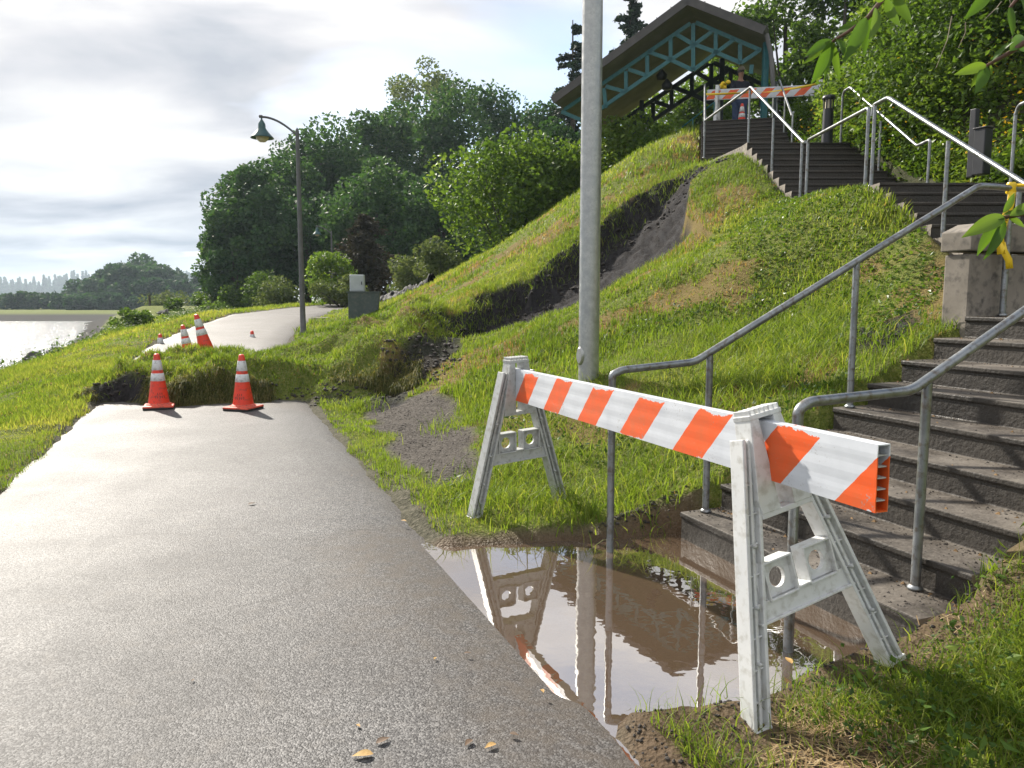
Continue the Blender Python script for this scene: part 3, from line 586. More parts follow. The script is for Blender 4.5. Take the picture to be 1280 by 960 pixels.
def board(root, Mx, Lb, mat, hb=.205, tk=.048, name='board', hollow=True):
    m = MB(); n = 14
    # box tube with shallow ribs; open end shows webs
    prof = []
    for k in range(n+1):
        z = -hb/2+hb*k/n; prof.append((-tk/2-.0014*math.sin(k*math.pi*3/n)**2, z))
    for k in range(n, -1, -1):
        z = -hb/2+hb*k/n; prof.append((tk/2+.0014*math.sin(k*math.pi*3/n)**2, z))
    P_ = len(prof); vs = [(0, y, z) for y, z in prof]+[(Lb, y, z) for y, z in prof]
    fs = [(i, (i+1) % P_, (i+1) % P_+P_, i+P_) for i in range(P_)]
    inn = [(y*.86, z*.965) for y, z in prof]; vi = [(0, y, z) for y, z in inn]+[(Lb, y, z) for y, z in inn]
    vs += vi; o_ = 2*P_
    fs += [((i+1) % P_+o_, i+o_, i+P_+o_, (i+1) % P_+P_+o_) for i in range(P_)]
    fs += [((i+1) % P_, i, i+o_, (i+1) % P_+o_) for i in range(P_)]+[(i+P_, (i+1) % P_+P_, (i+1) % P_+P_+o_, i+P_+o_) for i in range(P_)]
    m.add(vs, fs)
    bo = m.build(name, mat, root); bo.matrix_local = Mx
    wbs = MB()
    for k in range(1, 6): wbs.box((Lb/2, 0, -hb/2+hb*k/6), (Lb-.012, tk*.8, .004))
    wbs.build('inner_web', mgp, bo); return bo
mstripe = stripe_mat('orange_white_sheeting')
br = empty('traffic_barricade', (.5, 3.9, 0), 0, 'large plastic A-frame barricade with orange and white board in front of the puddle', 'barricade', 'traffic barricades')
base = Vector((.5, 3.9, 0))
FL = Vector((-.245, 4.84, .03)); FR = Vector((.335, 5.24, .05)); AL = Vector((.03, 5.02, 1.02)); 
RFt = Vector((.845, 2.46, -.01)); RBk = Vector((1.405, 2.745, .09)); AR = Vector((.945, 2.77, 1.06))
fL = a_frame(br, frame_matrix(FL-base, FR-base, AL-base), .975, (FR-FL).length/2, mgp)
fR = a_frame(br, frame_matrix(RFt-base, RBk-base, AR-base), 1.005, (RBk-RFt).length/2+.02, mwp)
dl = frame_matrix(FL, FR, AL) @ Vector((0, 0, .845)); dr = frame_matrix(RFt, RBk, AR) @ Vector((0, 0, .905))
bx = (dr-dl).normalized(); bz = Vector((0, 0, 1)); bz = (bz-bx*bz.dot(bx)).normalized()
tl = bz.cross(bx); Mb = Matrix((bx, tl, bz)).transposed().to_4x4()
# lean the board slightly with the frames
Mb = Mb @ Matrix.Rotation(rad(0), 4, 'X'); st0 = dl-bx*.09; Mb.translation = st0-base
board(br, Mb, 3.08, mstripe)

# upper barricade
up_root_z = Z4; o4 = Vector((*S4(3.2, -.1), Z4))
tl_ = ray(884, 119, 19.8); tr_ = ray(1037, 112, 18.6)
br2 = empty('traffic_barricade', (0, 0, 0), 0, 'distant barricade with striped board closing the top of the stairs in front of the worker', 'barricade', 'traffic barricades')
bx2 = (tr_-tl_).normalized(); bz2 = (Vector((0, 0, 1))-bx2*bx2.z).normalized(); M2 = Matrix((bx2, bz2.cross(bx2), bz2)).transposed().to_4x4(); M2.translation = tl_
mst2 = stripe_mat('orange_white_sheeting_far', .42, .16, .5, .9)
board(br2, M2, (tr_-tl_).length, mst2, .25)
for f_ in (.09, .93):
    c_ = tl_+(tr_-tl_)*f_; yd = Vector((-bx2.y, bx2.x, 0)).normalized(); g_ = Z4+.02
    hw_ = .34; Ft = Vector((c_.x, c_.y, 0))-yd*hw_; Bk_ = Vector((c_.x, c_.y, 0))+yd*hw_
    a_frame(br2, frame_matrix((Ft.x, Ft.y, g_-.35), (Bk_.x, Bk_.y, g_-.35), (c_.x, c_.y, c_.z+.15)), c_.z+.17-g_+.35, hw_, mwp)

# ------------------------------------------------------------ traffic cones
mco = nmat('orange_cone_plastic', (.85, .045, .012), (.72, .05, .02), 7.0, .4, bmp=.1, bdist=.002, c3=(.45, .05, .03), s3=24.0)
mcb = nmat('faded_cone_base', (.80, .10, .05), (.62, .09, .05), 9.0, .55, bmp=.2, bdist=.003, c3=(.30, .07, .05), s3=30.0)
mcr = nmat('reflective_collar', (.62, .63, .64), (.74, .75, .76), 12.0, .35, bmp=.1, bdist=.002, c3=(.40, .39, .38), s3=30.0)
mblk = nmat('black_rubber', (.012, .012, .012), (.03, .03, .03), 9.0, .7)
def make_cone(loc, label, rz=0, tilt=(0, 0), tone=None):
    c = empty('traffic_cone', loc, 0, label, 'traffic cone', 'orange traffic cones'); c.rotation_euler = (tilt[0], tilt[1], rz)
    rr_ = lambda z: .135-(z-.04)*.151
    m = MB(); m.box((0, 0, .036), (.37, .37, .022), taper=(.97, .97)); m.lathe([(.165, .044), (.15, .06), (rr_(.075), .075)], 32)
    m.build('base', mcb, c, bevel=.006)
    m = MB(); m.box((0, 0, .0125), (.36, .36, .025)); m.build('rubber_foot', mblk, c, bevel=.004)
    m = MB(); m.lathe([(rr_(.06), .06), (rr_(.45), .45), (rr_(.68), .68), (rr_(.705)*.9, .705), (.018, .712), (.016, .70)], 32); m.build('body', mco, c)
    for a, b_ in ((.36, .46), (.50, .63)):
        m = MB(); m.lathe([(rr_(a)+.001, a), (rr_(a)+.004, a+.003), (rr_(b_)+.004, b_-.003), (rr_(b_)+.001, b_)], 32); m.build('reflective_collar', mcr, c)
    # worn black stencil marks
    m = MB()
    for row, zc in enumerate((.20, .155)):
        for k in range(5 if row else 3):
            an = rad(-90+(k-(2 if row else 1))*13+10); r_ = rr_(zc)+.002; hgt = .028
            for s_ in (0, 1):
                a0 = an+rad(3.2)*s_; q0 = rr_(zc-hgt/2)+.0025; q1 = rr_(zc+hgt/2)+.0025
                m.add([(q0*math.cos(a0), q0*math.sin(a0), zc-hgt/2), (q0*math.cos(a0+.025), q0*math.sin(a0+.025), zc-hgt/2), (q1*math.cos(a0+.025), q1*math.sin(a0+.025), zc+hgt/2), (q1*math.cos(a0), q1*math.sin(a0), zc+hgt/2)], [(0, 1, 2, 3)])
            if k % 2 == 0:
                zt_ = zc+(.012 if row else 0); q0 = rr_(zt_)+.003; m.add([(q0*math.cos(an), q0*math.sin(an), zt_-.003), (q0*math.cos(an+.07), q0*math.sin(an+.07), zt_-.003), (q0*math.cos(an+.07), q0*math.sin(an+.07), zt_+.003), (q0*math.cos(an), q0*math.sin(an), zt_+.003)], [(0, 1, 2, 3)])
    m.build('stencil_mark', mblk, c); return c
make_cone((-4.60, 9.92, .018), 'upright orange cone on the asphalt nearer the river, left of the pair', rad(20))
make_cone((-3.46, 9.80, .018), 'upright orange cone with faded base before the mound, right one of the front pair', rad(-15))
def on_ground(u, v, ylo=8, yhi=40):
    best = None
    ys = np.linspace(ylo, yhi, 400); pts = [ray(u, v, y) for y in ys]
    z = ZF(np.array([p.x for p in pts]), np.array([p.y for p in pts]), False)
    for p, zz_ in zip(pts, z):
        if p.z <= zz_: return Vector((p.x, p.y, float(zz_)))
    return pts[-1]
for u_, v_, lb, tx, ty, yl in ((260, 440, 'larger tilted orange cone standing on top of the mound', .05, -.22, 12.7), (237, 431, 'tilted orange cone just left of and behind the larger tilted one', .02, -.15, 14.4)):
    p_ = ray(u_, v_, yl); zg = Z1v(p_.x, p_.y); make_cone((p_.x, p_.y, zg-.03), lb, rad(10), (tx, ty))
for u_, v_, lb, yl in ((200, 418, 'far orange cone whose tip shows behind the left end of the mound', 16.6), (315, 414, 'farthest orange cone, only its small tip showing right of the tilted cones', 17.8)):
    p_ = ray(u_, v_, yl); make_cone((p_.x, p_.y, p_.z-.70), lb)
wk = S4(3.5, .9); cb_ = ray(927, 152, 20.4)
make_cone((cb_.x, cb_.y, Z4), 'orange cone with white collars on the top landing by the worker\'s feet')

# ------------------------------------------------------------ street lamps
mlp = nmat('bronze_lamp_paint', (.075, .078, .080), (.11, .112, .115), 6.0, .5, bmp=.1)
mls = nmat('verdigris_lamp_shade', (.02, .07, .075), (.035, .10, .10), 5.0, .4, bmp=.1)
mlg = nmat('frosted_lamp_glass', (.55, .48, .36), (.65, .58, .45), 5.0, .25)
def street_lamp(loc, Ht, label, k=1.0):
    o = empty('street_lamp', loc, 0, label, 'street lamp', 'street lamps along the path')
    m = MB(); m.lathe([(.09*k, 0), (.09*k, .12), (.072*k, .14), (.062*k, .6), (.042*k, Ht)], 20); m.lathe([(.043*k, Ht), (.03*k, Ht+.05), (.0, Ht+.09)], 16); m.build('pole', mlp, o)
    arm = [(0, 0, Ht-.10)]
    for t in np.linspace(0, 1, 12): arm.append((-.02-.78*t*k, 0, Ht-.08+.40*math.sin(t*math.pi/2)**.9*k))
    m = MB(); m.tube(arm, .025*k, 10); e = arm[-1]; m.tube([(e[0]+.02, 0, e[2]+.01), (e[0]-.05, 0, e[2]+.01)], .035*k, 10); m.build('arm', mlp, o)
    x, z = e[0], e[2]; m = MB(); Mt = Matrix.Translation((x, 0, z))
    m.lathe([(.02, 0), (.02, -.06), (.05, -.10), (.08, -.16), (.085, -.24), (.10, -.27), (.15, -.34), (.24, -.44), (.26, -.47), (.24, -.465), (.13, -.36)], 28, Mt); sh = m.build('lamp_shade', mls, o)
    m = MB(); m.lathe([(.0, -.56), (.07, -.55), (.13, -.50), (.15, -.44), (.12, -.38)], 24, Mt); m.build('glass', mlg, sh); return o
lp = ray(379, 412, 18.0); zg = Z1v(lp.x, lp.y); street_lamp((lp.x, lp.y, zg-.05), 4.55+lp.z-zg, 'tall dark curved street lamp with bell shade standing beside the path')
lp = ray(417, 400, 44); street_lamp((lp.x, lp.y, float(zpath(44))), ray(417, 290, 44).z-float(zpath(44)), 'small far street lamp with teal bell shade against the dark trees')

# ------------------------------------------------------------ utility cabinet
mcab = nmat('light_grey_cabinet', (.34, .38, .40), (.44, .48, .50), 3.0, .5, bmp=.05)
mpl = nmat('dark_green_grey_plinth', (.045, .065, .065), (.07, .09, .09), 3.0, .7, bmp=.2, c3=(.10, .11, .10), s3=14.0)
ub = ray(456, 404, 20.6); ub = empty('utility_cabinet', (ub.x, ub.y, Z1v(ub.x, ub.y)), rad(8), 'grey utility cabinet on a dark green plinth at the foot of the slope', 'utility cabinet')
m = MB(); m.prism([(-.40, -.3), (.30, -.3), (.42, .64), (-.40, .64)], .75); m.build('plinth', mpl, ub, bevel=.01)
m = MB(); m.prism([(-.42, .64), (.44, .64), (.44, .67), (-.42, .67)], .79); m.build('lid', mpl, ub)
m = MB(); m.box((-.17, 0, .89), (.38, .42, .44)); cb2 = m.build('cabinet', mcab, ub, bevel=.02)
m = MB(); m.box((-.17, -.215, .89), (.33, .008, .38)); d_ = m.build('door', mcab, ub, bevel=.004)
m = MB(); m.box((-.05, -.225, .89), (.02, .014, .08)); m.build('handle', mblk, d_)
m = MB(); p_ = on_ground(402, 399, 12, 30); m.box((0, 0, .0), (.42, .26, .10)); o = m.build('ground_box_lid', mcl, None, bevel=.01); o.location = p_+Vector((0, 0, .0)); tag(o, 'small pale concrete box lid in the grass right of the street lamp', 'box lid')

# black plastic sheet on the slope
mtarp, nt, b = new_mat('black_plastic_sheet', .7, (.010, .011, .013), spec=.15); bump(nt, b, noise(nt, coord(nt), 6.0, 5.0), .5, .05)
px = []; nu, nv = 46, 22
A_, B_ = ray(478, 378, 24.2), ray(540, 352, 21.8)
for j in range(nv):
    for i in range(nu):
        s_ = i/(nu-1); t_ = j/(nv-1)-.5; wd = .95*(1-.55*s_)*(.8+.4*float(vnoise(np.array([s_*6.]), np.array([2.]))[0]+.5))
        x_ = A_.x+(B_.x-A_.x)*s_+t_*wd*.5; y_ = A_.y+(B_.y-A_.y)*s_+t_*wd*.9
        px.append((x_, y_))
px = np.array(px); pz_ = ZF(px[:, 0], px[:, 1])+.05+np.abs(fbm(px[:, 0], px[:, 1], 4, 3.0))*.42
edge = np.array([(min(j, nv-1-j) == 0) for j in range(nv) for i in range(nu)]); pz_ = np.where(edge, pz_-.12, pz_)
ri = (np.arange(nv-1)[:, None]*nu+np.arange(nu-1)[None, :]).ravel()
o = fast_mesh('plastic_sheet', np.c_[px, pz_], np.c_[ri, ri+1, ri+nu+1, ri+nu], mtarp, None, None, True); tag(o, 'crumpled black plastic sheet lying on the slope above the cabinet', 'plastic sheet')

# ------------------------------------------------------------ bollard lights
mbk = nmat('black_powder_coat', (.014, .016, .020), (.026, .028, .034), 6.0, .45, bmp=.05)
bb = ray(1034, 170, 14.4); o = empty('bollard_light', (6.0, 14.62, Z3), 0, 'round black louvred bollard light beside the landing above the third flight', 'bollard')
o.location = (bb.x, bb.y, Z3)
m = MB(); m.lathe([(.10, 0), (.09, .62)], 28); m.build('shaft', mbk, o)
m = MB(); m.lathe([(.0, .86), (.10, .855), (.115, .82), (.115, .79), (.10, .785)], 28); m.build('cap', mbk, o)
for k in range(8):
    a = 2*math.pi*k/8; m = MB(); m.box((.085*math.cos(a), .085*math.sin(a), .70), (.02, .02, .17)); m.build('louvre', mbk, o)
m = MB(); m.lathe([(.06, .60), (.06, .80)], 16); m.build('lens', mlg, o)
bb = ray(1228, 187, 9.9); o = empty('metal_post', (bb.x, bb.y, bb.z-.25), rad(25), 'square black metal box post standing in the ivy at the right', 'post')
m = MB(); m.box((0, 0, .22), (.15, .15, .56)); m.build('shaft', mbk, o, bevel=.01)
m = MB(); m.box((0, 0, .51), (.17, .17, .02)); m.build('cap', mbk, o, bevel=.006)
m = MB(); m.box((.06, .17, .36), (.08, .08, .85)); m.build('rear_upright', mbk, o, bevel=.01)

# ------------------------------------------------------------ picnic shelter
mroof = nmat('brown_metal_roof', (.050, .046, .044), (.075, .070, .066), 3.0, .5, bmp=.1)
msof = nmat('grey_plywood_soffit', (.12, .118, .12), (.17, .165, .165), 2.0, .8, bmp=.2, bdist=.004)
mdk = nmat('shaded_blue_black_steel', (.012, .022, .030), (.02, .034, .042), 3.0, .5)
shl = empty('picnic_shelter', (5.0, 22, 6.0), 0, 'gabled picnic shelter with teal steel trusses at the top of the hill', 'shelter')
SB = Vector((5.0, 22, 6.0))
GA = Vector((4.85, 21, 9.45)); GD = Vector((-.93, .367, 0)).normalized(); RD = Vector((.367, .93, 0)).normalized()
def gpt(u, v):   # pixel onto the gable plane
    o_ = Vector((0, 0, H)); d_ = (ray(u, v, 1.0)-o_); t = (GA-o_).dot(RD)/d_.dot(RD); return o_+d_*t
DEP = 4.4
AP = gpt(862, 6); EL = gpt(695, 129); ER = gpt(957, 43)
def roofpart(P0, P1, name):
    m = MB(); n_ = (P1-P0).normalized().cross(RD).normalized()
    if n_.z < 0: n_ = -n_
    f0 = P0-RD*.35; f1 = P1-RD*.35; b0 = P0+RD*DEP; b1 = P1+RD*DEP
    vs = [f0, f1, b1, b0]; top = [q+n_*.10 for q in vs]
    m.add([q-SB for q in vs+top], [(4, 5, 6, 7), (0, 1, 5, 4), (1, 2, 6, 5), (2, 3, 7, 6), (3, 0, 4, 7)]); o = m.build(name, mroof, shl)
    lo_ = [q-n_*.004+(n_*0) for q in vs]; m = MB(); m.add([q-SB for q in lo_]+[q-SB-n_*.02 for q in lo_], [(0, 3, 2, 1), (4, 5, 6, 7), (0, 1, 5, 4), (2, 3, 7, 6)]); m.build('soffit', msof, o)
    m = MB(); k = int((P1-P0).length/.42)
    for i in range(k+1):
        q = P0+(P1-P0)*(i/max(1, k)); m.tube([q+n_*.115-RD*.35-SB, q+n_*.115+RD*DEP-SB], .012, 5)
    m.build('fascia', mroof, o)
    m = MB(); q0, q1 = f0-n_*.11-SB, f1-n_*.11-SB
    m.add([f0-SB-RD*.02, f1-SB-RD*.02, q1-RD*.02, q0-RD*.02, f0-SB+RD*.03, f1-SB+RD*.03, q1+RD*.03, q0+RD*.03], [(0, 3, 2, 1), (4, 5, 6, 7), (3, 7, 6, 2), (0, 4, 7, 3), (1, 2, 6, 5)]); m.build('rafter', mroof, shl)
    return o
roofpart(AP, EL, 'roof'); roofpart(AP, ER, 'roof')
m = MB(); m.tube([AP-RD*.38+Vector((0, 0, .10))-SB, AP+RD*DEP+Vector((0, 0, .10))-SB], .05, 8); m.build('ridge_cap', mroof, shl)
Z_ = lambda x, y: gpt(690+x/4.414, y/4.414)
segs = [((265, 592), (650, 322)), ((650, 322), (765, 250)), ((765, 250), (880, 165)), ((45, 610), (150, 655)), ((280, 480), (290, 590)), ((402, 385), (402, 500)), ((415, 375), (520, 410)), ((520, 300), (520, 400)), ((290, 470), (400, 500)),
        ((520, 275), (650, 322)), ((650, 200), (650, 322)), ((680, 180), (765, 230)), ((650, 322), (775, 380)), ((775, 380), (900, 285)), ((900, 285), (1000, 210)), ((775, 120), (775, 380)), ((765, 230), (900, 280)), ((900, 175), (900, 280)), ((900, 280), (1040, 340)), ((1035, 235), (1035, 340)), ((1040, 340), (1150, 265)),
        ((790, 115), (1150, 270)), ((760, 120), (280, 450)), ((280, 450), (60, 600)), ((1100, 350), (1095, 400))]
def truss(off, mat, name, rr_=.055, drop=0.0):
    m = MB()
    for a, b_ in segs:
        P0 = Z_(*a)+RD*off-SB; P1 = Z_(*b_)+RD*off-SB
        if (P1-P0).length < .02: continue
        d_ = (P1-P0).normalized(); s_ = d_.cross(RD).normalized()*rr_; t_ = RD*rr_*.8
        vs = [P0-s_-t_, P0+s_-t_, P0+s_+t_, P0-s_+t_, P1-s_-t_, P1+s_-t_, P1+s_+t_, P1-s_+t_]
        m.add(vs, [(0, 3, 2, 1), (4, 5, 6, 7), (0, 1, 5, 4), (1, 2, 6, 5), (2, 3, 7, 6), (3, 0, 4, 7)])
    return m.build(name, mat, shl)
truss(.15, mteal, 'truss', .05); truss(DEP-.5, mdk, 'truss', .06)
gz_ = 5.0
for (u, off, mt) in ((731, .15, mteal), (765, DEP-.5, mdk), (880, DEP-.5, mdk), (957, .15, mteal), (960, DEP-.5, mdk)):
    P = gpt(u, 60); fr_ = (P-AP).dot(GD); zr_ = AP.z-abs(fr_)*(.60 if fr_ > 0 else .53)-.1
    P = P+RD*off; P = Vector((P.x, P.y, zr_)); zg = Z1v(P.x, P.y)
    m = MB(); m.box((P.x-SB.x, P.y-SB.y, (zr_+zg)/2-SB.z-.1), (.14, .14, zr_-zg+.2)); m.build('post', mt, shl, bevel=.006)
for u_, v_ in ((560, 350), (590, 405)):
    P = Z_(u_, v_)+RD*1.2; m = MB(); m.lathe([(.0, -.14), (.13, -.12), (.16, 0), (.08, .10), (.03, .16)], 16, Matrix.Translation(P-SB)); m.build('hanging_lamp', mbk, shl)
m = MB(); P = ER+RD*.0; m.tube([P-SB+Vector((.02, 0, 0)), P-SB+Vector((.12, -.1, -.5)), P-SB+Vector((.22, -.1, -1.4))], .06, 8); m.build('downpipe', msof, shl)

# ------------------------------------------------------------ worker
mskin = nmat('skin', (.42, .22, .15), (.48, .26, .18), 5.0, .55, bmp=0)
mshirt = nmat('dark_navy_shirt', (.016, .020, .034), (.026, .030, .045), 12.0, .85)
mjean = nmat('blue_jeans', (.030, .05, .11), (.05, .075, .15), 14.0, .85)
mcap = nmat('tan_cap', (.30, .25, .19), (.38, .32, .25), 9.0, .85)
mhair = nmat('grey_hair', (.10, .09, .085), (.16, .15, .14), 30.0, .8)
def skin_obj(name, chain, mat, parent, sub=2, root=0):
    vs = [c[0] for c in chain[0]]; rs = [c[1] for c in chain[0]]; me = bpy.data.meshes.new(name); me.from_pydata(vs, chain[1], []); me.materials.append(mat)
    o = bpy.data.objects.new(name, me); COL.objects.link(o); o.parent = parent
    mod = o.modifiers.new('skin', 'SKIN'); mod.use_smooth_shade = True
    sv = me.skin_vertices[0].data if me.skin_vertices else None
    if sv is None:
        bpy.context.view_layer.objects.active = o; me.skin_vertices_add() if hasattr(me, 'skin_vertices_add') else None; sv = me.skin_vertices[0].data
    for i, r in enumerate(rs): sv[i].radius = r if hasattr(r, '__len__') else (r, r)
    sv[root].use_root = True; s = o.modifiers.new('sub', 'SUBSURF'); s.levels = s.render_levels = sub; return o
wp = ray(924, 150, 21.2)
wpz = Z4
wr_ = empty('person', (wp.x, wp.y, wpz), rad(8), 'worker in tan cap, dark shirt and jeans holding yellow tape behind the upper barricade', 'person')
V_ = [((0, 0, .95), .13), ((0, 0, 1.08), (.155, .11)), ((0, 0, 1.25), (.175, .125)), ((0, .0, 1.42), (.17, .10)), ((0, .0, 1.50), (.065, .065)), ((0, -.01, 1.56), .055), ((0, -.03, 1.66), (.075, .09)), ((0, -.02, 1.74), (.07, .085)),
      ((-.10, 0, .90), .105), ((-.12, -.02, .50), .07), ((-.13, .02, .10), .048), ((-.14, -.10, .04), .042), ((-.14, -.17, .035), .035),
      ((.10, 0, .90), .105), ((.12, -.02, .50), .07), ((.13, .02, .10), .048), ((.14, -.10, .04), .042), ((.14, -.17, .035), .035),
      ((-.19, 0, 1.44), .062), ((-.27, -.04, 1.18), .047), ((-.34, -.28, 1.08), .036), ((-.36, -.35, 1.08), .032),
      ((.19, 0, 1.44), .062), ((.29, -.02, 1.17), .047), ((.12, -.26, 1.07), .036), ((.06, -.31, 1.07), .032)]
E_ = [(0, 1), (1, 2), (2, 3), (3, 4), (4, 5), (5, 6), (6, 7), (0, 8), (8, 9), (9, 10), (10, 11), (11, 12), (0, 13), (13, 14), (14, 15), (15, 16), (16, 17), (3, 18), (18, 19), (19, 20), (20, 21), (3, 22), (22, 23), (23, 24), (24, 25)]
try:
    body = skin_obj('body', (V_, E_), mskin, wr_, 2)
    g = lambda ids, k=1.12: [(V_[i][0], tuple(q*k for q in V_[i][1]) if hasattr(V_[i][1], '__len__') else V_[i][1]*k) for i in ids]
    ids = [0, 1, 2, 3, 18, 19, 20, 22, 23, 24]; ed = [(0, 1), (1, 2), (2, 3), (3, 4), (4, 5), (5, 6), (3, 7), (7, 8), (8, 9)]
    skin_obj('shirt', (g(ids, 1.16), ed), mshirt, wr_, 2)
    ids = [0, 8, 9, 10, 13, 14, 15]; ed = [(0, 1), (1, 2), (2, 3), (0, 4), (4, 5), (5, 6)]
    skin_obj('trousers', (g(ids, 1.22), ed), mjean, wr_, 2)
    for hx, hy, hz_, sx in ((-.37, -.40, 1.08, -1), (.03, -.36, 1.07, 1)):
        for k in range(4):
            b0 = Vector((hx+(k-1.5)*.02, hy, hz_)); Lf = (.07, .08, .075, .06)[k]
            skin_obj('finger', ([(tuple(b0+Vector((0, .03, 0))), .010), (tuple(b0+Vector((0, -Lf*.4, -.005))), .009), (tuple(b0+Vector((0, -Lf*.7, -.03))), .008), (tuple(b0+Vector((0, -Lf*.6, -.055))), .007)], [(0, 1), (1, 2), (2, 3)]), mskin, body, 1)
        skin_obj('thumb', ([((hx-sx*-.03, hy+.04, hz_), .012), ((hx+sx*.045, hy+.0, hz_-.01), .010), ((hx+sx*.04, hy-.04, hz_-.025), .008)], [(0, 1), (1, 2)]), mskin, body, 1)
except Exception as e: print('skin problem', e)
m = MB(); Mh = Matrix.Translation((0, -.03, 1.76))
m.lathe([(.105, -.02), (.108, .0), (.10, .05), (.07, .085), (.0, .10)], 20, Mh @ Matrix.Diagonal((.88, 1.05, 1, 1))); cap_ = m.build('cap', mcap, wr_)
m = MB(); m.lathe([(.0, .012), (.09, .008), (.10, -.004), (.0, .0)], 20, Matrix.Translation((0, -.13, 1.745)) @ Matrix.Rotation(rad(12), 4, 'X') @ Matrix.Diagonal((.8, 1.0, 1, 1))); m.build('brim', mcap, cap_)
m = MB(); m.lathe([(.09, -.06), (.097, -.03), (.098, .0)], 20, Matrix.Translation((0, -.01, 1.74)) @ Matrix.Diagonal((.85, 1.0, 1, 1))); m.build('hair', mhair, wr_)
m = MB(); m.lathe([(.0, -.02), (.014, -.01), (.010, .012), (0, .02)], 8, Matrix.Translation((0, -.125, 1.675))); m.build('nose', mskin, wr_)
for sx in (-1, 1):
    m = MB(); m.lathe([(0, -.012), (.011, -.004), (.011, .004), (0, .012)], 8, Matrix.Translation((sx*.032, -.108, 1.70))); m.build('eye', mblk, wr_)
    m = MB(); m.box((sx*.14, -.10, .05), (.10, .28, .09)); m.build('boot', mblk, wr_, bevel=.025, seg=3)
# caution tape
myt = nmat('yellow_caution_tape', (.85, .60, .02), (.78, .52, .02), 9.0, .35, bmp=.1)
def ribbon(pts, wd, name, label, cat, M=None, twist=0.0, root=None):
    pts = [Vector(q) for q in pts]; m = MB(); vs = []
    for i, q in enumerate(pts):
        t = (pts[min(i+1, len(pts)-1)]-pts[max(0, i-1)]).normalized(); n_ = t.cross(Vector((0, 1, 0))).normalized()
        n_ = Matrix.Rotation(twist*i, 3, t) @ n_; y = t.cross(n_).normalized()*.002
        vs += [q+n_*wd/2-y, q-n_*wd/2-y, q-n_*wd/2+y, q+n_*wd/2+y]
    fs = []
    for i in range(len(pts)-1):
        for j in range(4): fs.append((i*4+j, i*4+(j+1) % 4, (i+1)*4+(j+1) % 4, (i+1)*4+j))
    fs += [(0, 3, 2, 1), tuple(4*(len(pts)-1)+j for j in range(4))]
    m.add(vs, fs, True); o = m.build(name, myt, root)
    if label: tag(o, label, cat)
    return o
hw0 = ray(905, 108, 20.4); pl = []
for t in np.linspace(0, 1, 16):
    pl.append(ray(882+(1022-882)*t, 118-13*t+14*math.sin(t*math.pi)*(.3 if t > .5 else .2), 19.5-1.2*t))
ribbon(pl, .05, 'caution_tape', 'yellow caution tape strung along the distant striped board', 'caution tape', None, .25)
m = MB(); p_ = ray(905, 107, 20.5)
for k in range(7): m.lathe([(.02, -.03), (.07, -.01), (.05, .03), (.01, .05)], 7, Matrix.Translation(p_+Vector((random.uniform(-.1, .1), random.uniform(-.05, .05), random.uniform(-.06, .10)))) @ Matrix.Rotation(random.uniform(0, 3), 4, 'X'))
tag(m.build('tape_bundle', myt), 'bright yellow bundle of tape in the worker\'s left-side hand', 'tape')
# tape knot on the post by the pier
kp = Vector(v3(SP(2.62, bL), 0)); kz = zt+.03+2.28*sl_
kr = empty('caution_tape_knot', (kp.x, kp.y, kz), 0, 'yellow caution tape tied round the grey post above the concrete pier', 'caution tape')
m = MB(); m.lathe([(.024, -.04), (.034, -.03), (.028, .0), (.036, .02), (.025, .04)], 12); m.build('knot', myt, kr)
ribbon([(-.02, -.045, -.03), (-.035, -.06, -.12), (-.07, -.062, -.22), (-.09, -.055, -.34), (-.075, -.06, -.46)], .05, 'tail', None, None, None, .08, kr)
ribbon([(-.075, -.06, -.38), (-.06, -.065, -.44), (-.02, -.06, -.50), (-.01, -.06, -.56)], .045, 'tail', None, None, None, .15, kr)
ribbon([(.03, 0, .02), (.2, -.05, .015), (.5, -.12, .0), (.9, -.2, .01)], .022, 'tail', None, None, None, .1, kr)
fc = bpy.data.curves.new('lettering', 'FONT'); fc.body = 'CAUTION'; fc.size = .042; fc.extrude = .0005; fc.align_x = 'CENTER'; fc.align_y = 'CENTER'
ft_ = bpy.data.objects.new('lettering_source', fc); COL.objects.link(ft_); bpy.context.view_layer.update(); fm_ = bpy.data.meshes.new_from_object(ft_); bpy.data.objects.remove(ft_); fm_.materials.clear(); fm_.materials.append(mblk); fo = bpy.data.objects.new('lettering', fm_); COL.objects.link(fo); fo.parent = kr; fo.location = (-.072, -.072, -.25); fo.rotation_euler = (rad(90), rad(-75), 0)

